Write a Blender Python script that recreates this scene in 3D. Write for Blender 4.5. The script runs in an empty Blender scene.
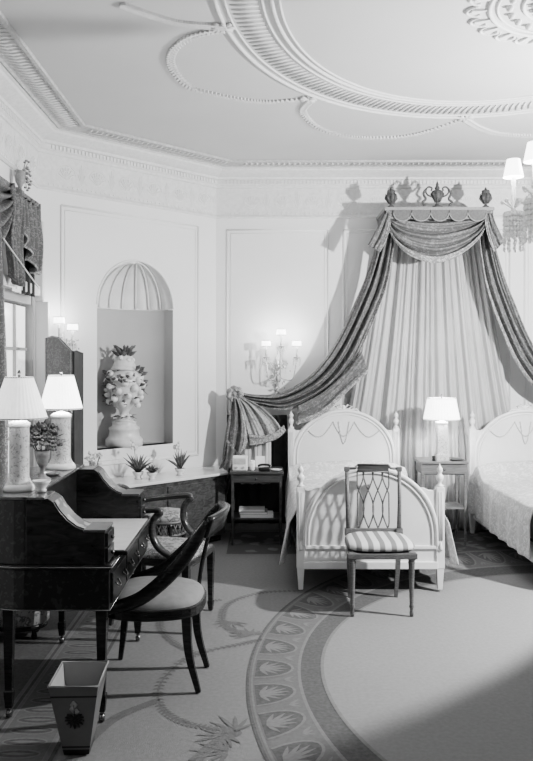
import bpy, bmesh, math, random
from mathutils import Vector, Matrix
random.seed(7)
PI = math.pi
SC = bpy.context.scene
COL = SC.collection
F, CX, CY, CH = 800.0, 262.0, 362.0, 1.62

# ------------------------------------------------------------------ helpers
def at(px, py, d):                      # point at depth d
    s = F / d
    return Vector(((px - CX) / s, d, CH - (py - CY) / s))
def atx(px, py, X):                     # point on the plane x = X
    s = (px - CX) / X
    return Vector((X, F / s, CH - (py - CY) / s))

class MB:
    def __init__(self):
        self.bm = bmesh.new(); self.mi = 0
    def _f(self, vs):
        try:
            f = self.bm.faces.new(vs); f.material_index = self.mi; f.smooth = self.sm
            return f
        except ValueError:
            return None
    sm = False
    def box(self, c, s, rz=0, taper=None, M=None):
        c = Vector(c); tx = taper or (1, 1)
        vs = []
        for k in (-1, 1):
            for a, b in ((-1, -1), (1, -1), (1, 1), (-1, 1)):
                fx, fy = (tx if k < 0 else (1, 1))
                p = Vector((a * s[0] / 2 * fx, b * s[1] / 2 * fy, k * s[2] / 2))
                if rz: p = Matrix.Rotation(rz, 3, 'Z') @ p
                if M: p = M @ p
                vs.append(self.bm.verts.new(p + c))
        for q in ((3, 2, 1, 0), (4, 5, 6, 7), (0, 1, 5, 4), (1, 2, 6, 5), (2, 3, 7, 6), (3, 0, 4, 7)):
            self._f([vs[i] for i in q])
        return self
    def tube(self, pts, r, seg=8, side=None, r2=None, close=False, cap=True):
        """swept section; r (and r2) scalar or list; side = reference vector of the r axis"""
        pts = [Vector(p) for p in pts]; n = len(pts)
        R = r if isinstance(r, (list, tuple)) else [r] * n
        R2 = R if r2 is None else (r2 if isinstance(r2, (list, tuple)) else [r2] * n)
        rings = []
        prev = None
        for i, p in enumerate(pts):
            if close: t = pts[(i + 1) % n] - pts[i - 1]
            else: t = pts[min(i + 1, n - 1)] - pts[max(i - 1, 0)]
            if t.length < 1e-9: t = Vector((0, 0, 1))
            t.normalize()
            if side is not None: a = Vector(side)
            elif prev is not None: a = prev
            else: a = Vector((1, 0, 0)) if abs(t.x) < .8 else Vector((0, 1, 0))
            a = a - t * a.dot(t)
            if a.length < 1e-6: a = t.orthogonal()
            a.normalize(); prev = a; b = t.cross(a)
            ring = []
            off = PI / 4 if seg == 4 else 0
            k = math.sqrt(2) if seg == 4 else 1
            for j in range(seg):
                th = 2 * PI * j / seg + off
                ring.append(self.bm.verts.new(p + a * math.cos(th) * R[i] * k + b * math.sin(th) * R2[i] * k))
            rings.append(ring)
        old = self.sm
        self.sm = old or seg > 4
        m = n if close else n - 1
        for i in range(m):
            A, B = rings[i], rings[(i + 1) % n]
            for j in range(seg):
                self._f([A[j], A[(j + 1) % seg], B[(j + 1) % seg], B[j]])
        self.sm = old
        if cap and not close:
            self._f(list(reversed(rings[0]))); self._f(rings[-1])
        return self
    def lathe(self, prof, c=(0, 0, 0), seg=20, sx=1, sy=1, sq=False, rz=0):
        c = Vector(c); rings = []
        if sq: seg = 4
        for r, z in prof:
            ring = []
            for j in range(seg):
                th = 2 * PI * j / seg + (PI / 4 if sq else 0) + rz
                k = math.sqrt(2) if sq else 1
                ring.append(self.bm.verts.new(c + Vector((max(r, 1e-4) * k * math.cos(th) * sx, max(r, 1e-4) * k * math.sin(th) * sy, z))))
            rings.append(ring)
        old = self.sm; self.sm = not sq
        for A, B in zip(rings, rings[1:]):
            for j in range(seg):
                self._f([A[j], A[(j + 1) % seg], B[(j + 1) % seg], B[j]])
        self.sm = old
        self._f(list(reversed(rings[0]))); self._f(rings[-1])
        return self
    def ball(self, c, r, sc=(1, 1, 1), seg=10, rings=7):
        prof = [(r * math.sin(PI * i / rings), -r * math.cos(PI * i / rings)) for i in range(rings + 1)]
        n0 = len(self.bm.verts)
        self.lathe([(a * 1.0, b * sc[2]) for a, b in prof], c, seg, sc[0], sc[1])
        return self
    def prism(self, poly, M, t):
        """poly in 2-D (u, v) -> M(u, v, w), thickness w from 0 to t; M is a function"""
        A = [self.bm.verts.new(M(u, v, 0)) for u, v in poly]
        B = [self.bm.verts.new(M(u, v, t)) for u, v in poly]
        self._f(A); self._f(list(reversed(B)))
        n = len(poly)
        for i in range(n):
            self._f([A[i], B[i], B[(i + 1) % n], A[(i + 1) % n]])
        return self
    def grid(self, fn, nu, nv, mat=None):
        V = [[self.bm.verts.new(fn(i / nu, j / nv)) for j in range(nv + 1)] for i in range(nu + 1)]
        for i in range(nu):
            for j in range(nv):
                f = self.bm.faces.new([V[i][j], V[i + 1][j], V[i + 1][j + 1], V[i][j + 1]])
                f.smooth = True
                f.material_index = mat(i / nu, j / nv) if mat else self.mi
        return self
    def poly(self, pts):
        self._f([self.bm.verts.new(Vector(p)) for p in pts]); return self
    def build(self, name, mats, parent=None, loc=None, bevel=0, solid=0, subsurf=0, weld=False, fixn=True):
        bm = self.bm
        if weld: bmesh.ops.remove_doubles(bm, verts=bm.verts, dist=1e-4)
        if fixn: bmesh.ops.recalc_face_normals(bm, faces=bm.faces)
        me = bpy.data.meshes.new(name); bm.to_mesh(me); bm.free()
        if not isinstance(mats, (list, tuple)): mats = [mats]
        for m in mats: me.materials.append(m)
        o = bpy.data.objects.new(name, me); COL.objects.link(o)
        if parent is not None: o.parent = parent
        if loc is not None: o.location = loc
        if bevel:
            b = o.modifiers.new('bevel', 'BEVEL'); b.width = bevel; b.segments = 2; b.limit_method = 'ANGLE'
        if solid:
            s = o.modifiers.new('solid', 'SOLIDIFY'); s.thickness = solid; s.offset = 0
        if subsurf:
            s = o.modifiers.new('sub', 'SUBSURF'); s.levels = s.render_levels = subsurf
        return o

def tag(o, label=None, cat=None, group=None, kind=None):
    if label: o['label'] = label
    if cat: o['category'] = cat
    if group: o['group'] = group
    if kind: o['kind'] = kind
    return o
def thing(name, label, cat, loc=(0, 0, 0), rz=0, group=None):
    o = bpy.data.objects.new(name, None); COL.objects.link(o)
    o.empty_display_size = .1
    o.location = loc; o.rotation_euler = (0, 0, rz)
    return tag(o, label, cat, group)
def struct(o): o['kind'] = 'structure'; return o
def copy_tree(o, parent=None):
    c = o.copy(); COL.objects.link(c)
    if parent is not None: c.parent = parent
    for ch in [x for x in bpy.data.objects if x.parent == o]:
        copy_tree(ch, c)
    return c
def spline(pts, n):
    """Catmull-Rom through pts, n samples"""
    P = [Vector(p) for p in pts]
    P = [P[0] * 2 - P[1]] + P + [P[-1] * 2 - P[-2]]
    out = []
    m = len(P) - 3
    for i in range(n + 1):
        t = i / n * m; k = min(int(t), m - 1); u = t - k
        a, b, c, d = P[k], P[k + 1], P[k + 2], P[k + 3]
        out.append(.5 * ((2 * b) + (c - a) * u + (2 * a - 5 * b + 4 * c - d) * u * u + (3 * b - a - 3 * c + d) * u ** 3))
    return out
def curve_fn(pts):
    S = spline(pts, 80)
    def f(u):
        t = max(0, min(1, u)) * 80; k = min(int(t), 79)
        return S[k].lerp(S[k + 1], t - k)
    return f

# ------------------------------------------------------------------ materials
def base_nodes(name):
    m = bpy.data.materials.new(name); m.use_nodes = True
    nt = m.node_tree; b = nt.nodes['Principled BSDF']
    return m, nt, b
def ramp(nt, fac, stops):
    r = nt.nodes.new('ShaderNodeValToRGB')
    el = r.color_ramp.elements
    while len(el) < len(stops): el.new(.5)
    for e, (p, v) in zip(el, stops):
        e.position = p; e.color = (v, v, v, 1)
    nt.links.new(fac, r.inputs[0]); return r.outputs[0]
def coords(nt, scale=(1, 1, 1), rot=(0, 0, 0)):
    tc = nt.nodes.new('ShaderNodeTexCoord'); mp = nt.nodes.new('ShaderNodeMapping')
    mp.inputs['Scale'].default_value = scale; mp.inputs['Rotation'].default_value = rot
    nt.links.new(tc.outputs['Object'], mp.inputs[0]); return mp.outputs[0]
def bump(nt, b, h, strength, dist=.01):
    n = nt.nodes.new('ShaderNodeBump'); n.inputs['Strength'].default_value = strength
    n.inputs['Distance'].default_value = dist
    nt.links.new(h, n.inputs['Height']); nt.links.new(n.outputs[0], b.inputs['Normal'])
def plain(name, v, rough=.6, var=.08, scale=12, bmp=0, metal=0, emit=0, spec=.5, stretch=(1, 1, 1), bscale=None):
    m, nt, b = base_nodes(name)
    n = nt.nodes.new('ShaderNodeTexNoise'); n.inputs['Scale'].default_value = scale; n.inputs['Detail'].default_value = 4
    nt.links.new(coords(nt, stretch), n.inputs['Vector'])
    c = ramp(nt, n.outputs['Fac'], [(.3, v * (1 - var)), (.7, min(1, v * (1 + var)))])
    nt.links.new(c, b.inputs['Base Color'])
    b.inputs['Roughness'].default_value = rough; b.inputs['Metallic'].default_value = metal
    b.inputs['Specular IOR Level'].default_value = spec
    if emit:
        nt.links.new(c, b.inputs['Emission Color']); b.inputs['Emission Strength'].default_value = emit
    if bmp:
        h = n
        if bscale:
            h = nt.nodes.new('ShaderNodeTexNoise'); h.inputs['Scale'].default_value = bscale; h.inputs['Detail'].default_value = 3
            nt.links.new(coords(nt, stretch), h.inputs['Vector'])
        bump(nt, b, h.outputs['Fac'], bmp)
    return m
def wood(name, lo, hi, rough=.3, scale=6, stretch=(1, 1, 8), spec=.5):
    m, nt, b = base_nodes(name)
    n = nt.nodes.new('ShaderNodeTexNoise'); n.inputs['Scale'].default_value = scale; n.inputs['Detail'].default_value = 6
    n.inputs['Distortion'].default_value = 1.2
    nt.links.new(coords(nt, stretch), n.inputs['Vector'])
    nt.links.new(ramp(nt, n.outputs['Fac'], [(.3, lo), (.7, hi)]), b.inputs['Base Color'])
    b.inputs['Roughness'].default_value = rough; b.inputs['Specular IOR Level'].default_value = spec
    bump(nt, b, n.outputs['Fac'], .05)
    return m
def floral(name, ground, motif, scale=14, rough=.8, spec=.2, thr=.5, third=None, bmp=.2, stretch=(1, 1, 1)):
    m, nt, b = base_nodes(name)
    co = coords(nt, stretch)
    n = nt.nodes.new('ShaderNodeTexNoise'); n.inputs['Scale'].default_value = scale * .6; n.inputs['Detail'].default_value = 2
    nt.links.new(co, n.inputs['Vector'])
    mx = nt.nodes.new('ShaderNodeMix'); mx.data_type = 'RGBA'; mx.inputs['Factor'].default_value = .18
    nt.links.new(co, mx.inputs['A']); nt.links.new(n.outputs['Color'], mx.inputs['B'])
    v = nt.nodes.new('ShaderNodeTexVoronoi'); v.inputs['Scale'].default_value = scale; v.feature = 'SMOOTH_F1'
    nt.links.new(mx.outputs['Result'], v.inputs['Vector'])
    st = [(thr * .55, motif), (thr * .7, ground)]
    if third is not None: st = [(thr * .2, third), (thr * .35, motif), (thr * .75, motif), (thr * .9, ground)]
    nt.links.new(ramp(nt, v.outputs['Distance'], st), b.inputs['Base Color'])
    b.inputs['Roughness'].default_value = rough; b.inputs['Specular IOR Level'].default_value = spec
    if bmp: bump(nt, b, v.outputs['Distance'], bmp)
    return m
def stripes(name, a, c, freq, axis='X', rough=.7):
    m, nt, b = base_nodes(name)
    w = nt.nodes.new('ShaderNodeTexWave'); w.bands_direction = axis; w.inputs['Scale'].default_value = freq
    w.inputs['Distortion'].default_value = .15
    nt.links.new(coords(nt), w.inputs['Vector'])
    nt.links.new(ramp(nt, w.outputs['Fac'], [(.38, a), (.5, c)]), b.inputs['Base Color'])
    b.inputs['Roughness'].default_value = rough; b.inputs['Specular IOR Level'].default_value = .3
    return m

M = {}
M['wall'] = plain('painted_plaster', .80, .55, .015, 3, spec=.3)
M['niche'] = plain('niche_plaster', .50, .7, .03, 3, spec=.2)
M['shell'] = plain('shell_plaster', .80, .6, .04, 8, spec=.3)
M['frieze'] = plain('frieze_plaster', .72, .7, .06, 30, bmp=.35, bscale=45)
M['relief'] = plain('relief_plaster', .78, .7, .05, 40)
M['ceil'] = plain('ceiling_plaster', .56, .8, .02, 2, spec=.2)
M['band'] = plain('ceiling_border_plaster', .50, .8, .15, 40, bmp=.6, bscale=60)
M['ornament'] = plain('ceiling_ornament_plaster', .62, .8, .06, 40)
M['base'] = plain('skirting_paint', .7, .4, .02, 5)
M['under'] = plain('under_floor', .25, .8)
M['white_paint'] = plain('white_bed_paint', .80, .35, .03, 10)
M['bed_panel'] = plain('bed_panel_paint', .74, .4, .03, 6)
M['garland'] = plain('painted_garland', .55, .5, .1, 60)
M['spread'] = floral('quilted_coverlet', .62, .78, 26, .85, thr=.6, bmp=.5)
M['spread_b'] = floral('damask_coverlet', .50, .64, 30, .8, thr=.6, bmp=.5)
M['pale_curtain'] = plain('pale_silk_curtain', .52, .6, .08, 9, spec=.4, stretch=(3, 3, .4))
M['brocade'] = floral('brocade_drape', .15, .25, 30, .55, .5, .55, bmp=.3)
M['brocade_trim'] = floral('brocade_border', .50, .22, 42, .6, .4, .6, third=.6)
M['fan'] = floral('fan_brocade', .42, .26, 34, .6, .4, .5)
M['shadow_sheet'] = plain('painted_shadow', .045, .8, .2, 12)  # near-black colour for the bed's shadow behind the left night table
M['lining'] = plain('drape_lining', .62, .7, .08, 12)
M['canopy'] = floral('canopy_fretwork', .12, .25, 40, .6, .4, .6)
M['canopy_light'] = plain('canopy_gilding', .28, .45, .15, 60)
M['scallop'] = plain('scallop_cloth', .13, .6, .2, 60)
M['canopy_dark'] = plain('canopy_carving', .09, .5, .3, 60, bmp=.6)
M['dark_wood'] = wood('mahogany', .010, .030, .25)
M['desk_wood'] = wood('satinwood_dark', .010, .045, .22, 7, (1.5, 1.5, 5))
M['inlay'] = floral('marquetry', .014, .038, 30, .3, .5, .45, bmp=0)
M['inlay_light'] = floral('lit_pale_marquetry', .10, .38, 18, .3, .5, .5, bmp=0)  # pale inlay; the light falling on the slopes is put into it too
M['chair_brown'] = wood('warm_mahogany', .03, .08, .25)
M['leather'] = plain('writing_leather', .50, .45, .08, 20)
M['brass'] = plain('brass', .22, .25, .1, 30, metal=.9)
M['gallery_top'] = wood('polished_ledge', .10, .18, .12)
M['mid_wood'] = wood('walnut', .05, .12, .35)
M['chair_paint'] = wood('gilt_painted_wood', .09, .21, .4, 25)
M['stripe'] = stripes('striped_silk', .24, .66, 4.3)
M['stand_wood'] = wood('nightstand_wood', .045, .09, .35)
M['stand_lit'] = wood('lit_stand_wood', .14, .24, .35)  # stand wood lightened to hold the light falling on the table front
M['plush'] = plain('plain_seat_cloth', .24, .8, .08, 30, bmp=.2)
M['floral_seat'] = floral('needlepoint', .36, .17, 30, .85, thr=.5, third=.5)
M['console'] = wood('mottled_veneer', .035, .13, .3, 16, (1, 1, 2.2))
M['marble'] = plain('white_marble', .78, .12, .05, 5)
M['porcelain'] = plain('white_porcelain', .72, .25, .06, 20)
M['lamp_body'] = floral('painted_porcelain', .62, .38, 42, .35, .5, .5, bmp=.3)
M['urn'] = plain('faience', .68, .3, .1, 18)
M['fruit'] = plain('faience_fruit', .78, .3, .1, 25)
M['leafdark'] = plain('dark_leaf', .07, .5, .4, 30)
M['leafmid'] = plain('mid_leaf', .13, .5, .3, 30)
M['leafurn'] = plain('moulded_leaf', .13, .4, .4, 30)
M['petal'] = plain('pale_petal', .75, .6, .1, 30)
M['shade'] = plain('lamp_shade_silk', .85, .7, .05, 20, emit=1.0, stretch=(4, 4, .2))
M['shade_far'] = plain('lit_lamp_shade', .9, .7, .04, 20, emit=3.2, stretch=(4, 4, .2))
M['shade_trim'] = plain('shade_trim', .5, .7, .1, 20)
M['glow'] = plain('lit_glass_shade', .9, .5, .02, 20, emit=4.0)
M['crystal'] = plain('cut_crystal', .85, .08, .2, 60)
M['sconce'] = plain('silvered_metal', .68, .25, .3, 40, metal=.4)
M['glassv'] = plain('vase_glass', .20, .08, .5, 20)
M['pane'] = plain('bright_pane', .95, .2, .01, 3, emit=.75)
M['sheer'] = plain('sheer_curtain', .85, .8, .1, 12, emit=.2, stretch=(4, 4, .3))
M['win_paint'] = plain('window_paint', .42, .5, .05, 8)
M['casing'] = plain('casing_paint', .66, .5, .04, 8)
M['win_brocade'] = floral('window_brocade', .13, .23, 40, .7, .3, .55)
M['screen'] = floral('painted_screen', .20, .13, 40, .5, .4, .6, third=.26)
M['screen_shadowed'] = plain('shadowed_screen', .05, .6, .2, 20)  # second leaf's shadow is put into this dark colour
M['basket'] = plain('tole_grey', .15, .45, .05, 12)
M['basket_in'] = plain('tole_inside', .34, .6, .05, 12)
M['black'] = plain('black_paint', .015, .4, .2, 12)
M['paper'] = plain('paper', .8, .7, .03, 12)
M['book'] = plain('book_cloth', .45, .7, .1, 12)
M['book_d'] = plain('book_cloth_dark', .22, .7, .1, 12)
M['c_ground'] = plain('carpet_ground', 0.248, .95, .07, 50, bmp=.3, spec=.05, bscale=300)
M['c_field'] = plain('carpet_field', 0.279, .95, .06, 50, bmp=.3, spec=.05, bscale=300)
M['c_ring'] = plain('carpet_ring', 0.186, .95, .08, 50, bmp=.3, spec=.05, bscale=300)
M['c_dark'] = plain('carpet_dark', 0.139, .95, .15, 50, bmp=.3, spec=.05, bscale=300)
M['c_light'] = plain('carpet_light', 0.225, .95, .08, 50, bmp=.3, spec=.05, bscale=300)
M['c_band'] = floral('carpet_border', .13, .22, 9, .95, .05, .6, bmp=.2)

# ------------------------------------------------------------------ room
XL = -1.80
C1 = (XL, 6.40)
C2 = (-.446, 7.754)
YB = 7.754
ZC, ZF = 3.474, 3.03
XC = 1.50                                # symmetry axis of the room
C3 = (2 * XC - C2[0], YB)
C4 = (2 * XC - XL, C1[1])
YN = -1.4
outline = [(XL, YN), C1, C2, C3, C4, (2 * XC - XL, YN)]   # open polygon, closes behind the camera

def wallM(a, b):
    """frame of a wall from a to b: u along, v up, w into the room"""
    a = Vector((a[0], a[1], 0)); b = Vector((b[0], b[1], 0)); t = (b - a).normalized()
    n = Vector((t.y, -t.x, 0))           # right of travel = into the room
    L = (b - a).length
    return (lambda u, v, w: a + t * u + Vector((0, 0, v)) + n * w), L, t, n
def rect_frame(mb, Mf, u0, v0, u1, v1, w=.018, t=.004):
    for (p, q) in (((u0, v0), (u1, v0)), ((u1, v0), (u1, v1)), ((u1, v1), (u0, v1)), ((u0, v1), (u0, v0))):
        mb.tube([Mf(p[0], p[1], t * .3), Mf(q[0], q[1], t * .3)], w / 2, 6)
        
fl = MB(); fl.box(((2 * XC) / 2, 3.2, -.06), (6.9, 9.4, .1)); struct(fl.build('floor', M['under']))
ce = MB()
ce.box((XC, 3.2, ZC + .05), (7.0, 9.6, .1)); struct(ce.build('ceiling', M['ceil']))

# left wall with window opening
MfL, LL, tL, nL = wallM(outline[0], outline[1])
w0, w1 = 5.30 - YN, 6.345 - YN
z0, z1 = .30, 2.14
def slab(mb, Mf, u0, v0, u1, v1, t=-.12):
    mb.prism([(u0, v0), (u1, v0), (u1, v1), (u0, v1)], Mf, t)
mb = MB()
slab(mb, MfL, 0, -.02, w0, ZC); slab(mb, MfL, w1, -.02, LL + .05, ZC)
slab(mb, MfL, w0, -.02, w1, z0); slab(mb, MfL, w0, z1, w1, ZC)
struct(mb.build('wall_left', M['wall']))
# diagonal wall with arched niche
MfD, LD, tD, nD = wallM(C1, C2)
ucn = LD * .505; hw = .405; zs0, zs1 = .87, 2.107
def u_of_px(px):
    k = (px - CX) / F                     # X = k d ; X = d - (C2y - C2x)
    d = (C2[1] - C2[0]) / (1 - k)
    return (d - C1[1]) * math.sqrt(2)
uA, uB = u_of_px(97), u_of_px(173)
ucn = (uA + uB) / 2; hw = (uB - uA) / 2
mb = MB()
slab(mb, MfD, -.05, -.02, ucn - hw, ZC); slab(mb, MfD, ucn + hw, -.02, LD + .05, ZC)
slab(mb, MfD, ucn - hw, -.02, ucn + hw, zs0)
NA = 24
for i in range(NA):
    a0 = PI - PI * i / NA; a1 = PI - PI * (i + 1) / NA
    p0 = (ucn + hw * math.cos(a0), zs1 + hw * math.sin(a0)); p1 = (ucn + hw * math.cos(a1), zs1 + hw * math.sin(a1))
    mb.prism([p0, p1, (p1[0], ZC), (p0[0], ZC)], MfD, -.12)
struct(mb.build('wall_left_diagonal', M['wall']))
# niche body: half cylinder + ribbed shell dome
mb = MB()
ND = .34
def nich(u, v):
    a = PI * u
    return MfD(ucn - hw * math.cos(a), zs0 + (zs1 - zs0) * v, -.0 - ND * math.sin(a) ** .75)
mb.grid(nich, 32, 1)
mb.poly([MfD(ucn - hw * math.cos(PI * i / 24), zs0, -ND * math.sin(PI * i / 24) ** .75) for i in range(25)])
struct(mb.build('niche', M['niche'])).name = 'trim_7'
mb = MB()
def shell(u, v):
    a = PI * u; e = v * PI / 2
    rib = 1 - .055 * abs(math.sin(a * 9)) * (1 - v * .9)
    x = -math.cos(a) * math.cos(e); y = (max(0, math.sin(a)) ** .75) * math.cos(e); z = math.sin(e)
    return MfD(ucn + hw * x * rib, zs1 + hw * z * (rib if v < .97 else 1), -ND * y * (rib if v < .97 else 1))
mb.grid(shell, 108, 12)
for k in range(1, 9):
    a = PI * k / 9
    pts = [MfD(ucn - hw * .97 * math.cos(a) * math.cos(e), zs1 + hw * .97 * math.sin(e), -ND * .95 * (math.sin(a) ** .75) * math.cos(e)) for e in [PI / 2 * j / 10 for j in range(11)]]
    mb.tube(pts, .009, 5)
mb.tube([MfD(ucn + (hw + .0) * math.cos(PI * i / 30), zs1 + (hw + .0) * math.sin(PI * i / 30), .004) for i in range(31)], .010, 6)
mb.tube([MfD(ucn - hw * math.cos(PI * i / 24), zs1, -ND * .98 * math.sin(PI * i / 24) ** .75) for i in range(25)], .011, 6)
struct(mb.build('trim_1', M['shell']))
# back wall, right walls, wall behind the camera
MfB, LB, tB, nB = wallM(C2, C3)
mb = MB(); slab(mb, MfB, -.03, -.02, LB + .03, ZC); struct(mb.build('wall_back', M['wall']))
MfE, LE, _, _ = wallM(C3, C4)
mb = MB(); slab(mb, MfE, -.03, -.02, LE + .03, ZC); struct(mb.build('wall_right_diagonal', M['wall']))
MfR, LR, _, _ = wallM(C4, outline[5])
mb = MB(); slab(mb, MfR, -.03, -.02, LR + .05, ZC); struct(mb.build('wall_right', M['wall']))
MfN, LN, _, _ = wallM(outline[5], outline[0])
mb = MB(); slab(mb, MfN, -.03, -.02, LN + .03, ZC); struct(mb.build('wall_rear', M['wall']))

# wall panels
mb = MB()
rect_frame(mb, MfD, u_of_px(61), .74, u_of_px(198), 2.905)
rect_frame(mb, MfD, u_of_px(61) + .035, .775, u_of_px(198) - .035, 2.87, .006)
struct(mb.build('trim_2', M['wall']))
mb = MB()
for a, b in ((-.34, .64), (.79, 2.40), (2.545, 3.30)):
    rect_frame(mb, MfB, a - C2[0], .75, b - C2[0], 2.90)
    rect_frame(mb, MfB, a - C2[0] + .035, .785, b - C2[0] - .035, 2.865, .006)
struct(mb.build('trim_3', M['wall']))
# skirting
segs = [(outline[i], outline[i + 1]) for i in range(5)] + [(outline[5], outline[0])]
bnames = ['baseboard_left', 'baseboard_left_diagonal', 'baseboard_back', 'baseboard_right_diagonal', 'baseboard_right', 'baseboard_rear']
for (a, b), nm in zip(segs, bnames):
    Mf, L, t, n = wallM(a, b)
    mb = MB(); mb.prism([(0, 0), (L, 0), (L, .16), (0, .16)], Mf, .018)
    mb.tube([Mf(0, .165, .008), Mf(L, .165, .008)], .01, 6)
    struct(mb.build(nm, M['base']))

# mitred ring section helper around the room: points (inset, z)
def inset_poly(w):
    pts = [Vector((p[0], p[1])) for p in outline]; n = len(pts); out = []
    for i in range(n):
        p, q, r = pts[i - 1], pts[i], pts[(i + 1) % n]
        t1 = (q - p).normalized(); t2 = (r - q).normalized()
        n1 = Vector((t1.y, -t1.x)); n2 = Vector((t2.y, -t2.x))
        bis = (n1 + n2).normalized(); k = w / max(.2, bis.dot(n1))
        out.append(q + bis * k)
    return out
def ring_mold(name, prof, mat):
    mb = MB()
    R = [[mb.bm.verts.new((p.x, p.y, z)) for p in inset_poly(w)] for w, z in prof]
    n = 6
    for A, B in zip(R, R[1:]):
        for i in range(n):
            mb._f([A[i], A[(i + 1) % n], B[(i + 1) % n], B[i]])
    return struct(mb.build(name, mat))
ring_mold('trim_4', [(.0, ZF - .02), (.012, ZF - .02), (.022, ZF - .005), (.012, ZF + .01), (.006, ZF + .015),
                     (.006, 3.30), (.02, 3.305), (.02, 3.325), (.035, 3.335), (.035, 3.375), (.05, 3.38), (.055, 3.40), (.085, 3.41),
                     (.12, 3.425), (.155, 3.44), (.165, 3.455), (.185, 3.46), (.185, ZC)], M['frieze'])
ring_mold('trim_5', [(.185, ZC - .004), (.20, ZC - .014), (.215, ZC - .004), (.39, ZC - .004), (.395, ZC - .02), (.418, ZC - .02), (.422, ZC - .001)], M['band'])
# relief work on the frieze, cornice and ceiling border
mb = MB()
for si in range(0, 4):
    a, b = segs[si]; Mf, L, t, n = wallM(a, b)
    ins = .006
    u0 = 3.6 if si == 0 else .1
    # beads under the frieze
    k = int((L - u0) / .045)
    for i in range(k):
        c = Mf(u0 + .045 * i, ZF + .03, ins + .000); mb.ball(c, .009, seg=5, rings=4)
    # scroll and palmette
    step = .30; cnt = int((L - u0) / step)
    off = ((L - u0) - cnt * step) / 2
    for i in range(cnt):
        uc = u0 + off + step * (i + .5); zc = 3.16
        pts = [Mf(uc + (.095 - .012 * j / 3) * math.cos(.5 * j) * (1), zc + (.09 - .012 * j / 3) * math.sin(.5 * j), ins) for j in range(0, 20)]
        mb.tube(pts, .004, 4, cap=False)
        for j in range(-3, 4):
            th = PI / 2 + j * .38
            mb.tube([Mf(uc, zc - .04, ins), Mf(uc + .075 * math.cos(th), zc - .04 + .10 * math.sin(th), ins + .002)], [.002, .006], 4)
        for j in range(-2, 3):
            th = PI / 2 + j * .42
            mb.tube([Mf(uc + step / 2, ZF + .06, ins), Mf(uc + step / 2 + .045 * math.cos(th), ZF + .06 + .17 * math.sin(th) * (1 - .12 * abs(j)), ins + .001)], [.002, .005], 4)
    # dentils
    k = int((L - u0) / .035)
    for i in range(k):
        mb.box(Mf(u0 + .035 * (i + .5), 3.355, .037), (.018, .018, .034), rz=math.atan2(t.y, t.x))
    # leaf tongues on the ceiling border
    k = int((L - u0) / .05)
    for i in range(k):
        u = u0 + .05 * (i + .5)
        lo = .235; hi = .375
        if (u < u0 + .14 and si > 0) or u > L - .14: continue
        mb.tube([Mf(u, ZC - .006, lo), Mf(u + .03, ZC - .008, (lo + hi) / 2), Mf(u + .012, ZC - .006, hi)], [.003, .008, .003], 5)
struct(mb.build('trim_6', M['relief']))

# ceiling ellipse, rosette and garlands
def ell(cx, cy, a, b, n=120): return [Vector((cx + a * math.cos(2 * PI * i / n), cy + b * math.sin(2 * PI * i / n), 0)) for i in range(n)]
mb = MB(); EC = (1.40, 3.9)
def lift(pts, z): return [Vector((p.x, p.y, z)) for p in pts]
for a, b, r in ((1.65, 2.15, .012), (1.60, 2.10, .007), (1.41, 1.87, .007), (1.36, 1.82, .012), (1.32, 1.78, .008)):
    mb.tube(lift(ell(*EC, a, b), ZC - .004), r, 6, close=True)
for i in range(230):
    th = 2 * PI * i / 230
    p = Vector((EC[0] + 1.43 * math.cos(th), EC[1] + 1.90 * math.sin(th), ZC - .004)); q = Vector((EC[0] + 1.58 * math.cos(th + .018), EC[1] + 2.07 * math.sin(th + .018), ZC - .004))
    mb.tube([p, (p + q) / 2 + Vector((0, 0, .001)), q], [.003, .011, .003], 5)
struct(mb.build('trim_8', M['ornament']))
mb = MB(); RC = (1.65, 4.08)
for r, t in ((.47, .012), (.43, .007), (.30, .010), (.12, .02)):
    mb.tube(lift(ell(*RC, r, r, 60), ZC - .004), t, 6, close=True)
for i in range(24):
    th = 2 * PI * i / 24
    c = Vector((RC[0] + .53 * math.cos(th), RC[1] + .53 * math.sin(th), ZC - .004))
    mb.tube([c + Vector((math.cos(th + q) * .058, math.sin(th + q) * .058, 0)) for q in [-1.8 + .36 * k for k in range(11)]], .010, 5)
    for q in (-.5, 0, .5):
        mb.tube([c - Vector((math.cos(th), math.sin(th), 0)) * .05, c + Vector((math.cos(th + q), math.sin(th + q), 0)) * .035], [.004, .011], 4)
    mb.tube([Vector((RC[0] + .15 * math.cos(th), RC[1] + .15 * math.sin(th), ZC - .004)), Vector((RC[0] + .22 * math.cos(th), RC[1] + .22 * math.sin(th), ZC - .012)), Vector((RC[0] + .28 * math.cos(th), RC[1] + .28 * math.sin(th), ZC - .004))], [.006, .018, .006], 5)
    mb.ball((RC[0] + .37 * math.cos(th), RC[1] + .37 * math.sin(th), ZC - .006), .022, seg=6, rings=4)
struct(mb.build('trim_9', M['ornament']))
mb = MB()
def cpt(px, py):
    s = (CY - py) / (ZC - CH); return Vector(((px - CX) / s, F / s, ZC - .006))
gar = [[(121, 3), (145, 12), (175, 21), (200, 24), (223, 26)],
       [(223, 28), (190, 36), (172, 51), (173, 68), (190, 86), (218, 94), (245, 99), (270, 101), (305, 98)],
       [(311, 99), (303, 111), (319, 127), (345, 135), (369, 137), (400, 136), (430, 130), (465, 118)],
       [(466, 119), (480, 127), (500, 133), (533, 135), (570, 132), (600, 120)]]
for g in gar:
    P = spline([cpt(*p) for p in g], 60)
    mb.tube(P, .008, 5)
    for i, p in enumerate(P[:-1]):
        t = (P[i + 1] - p).normalized(); n = Vector((-t.y, t.x, 0))
        for sg in (-1, 1):
            mb.tube([p, p + t * .02 + n * sg * .022], [.006, .011], 4)
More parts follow.
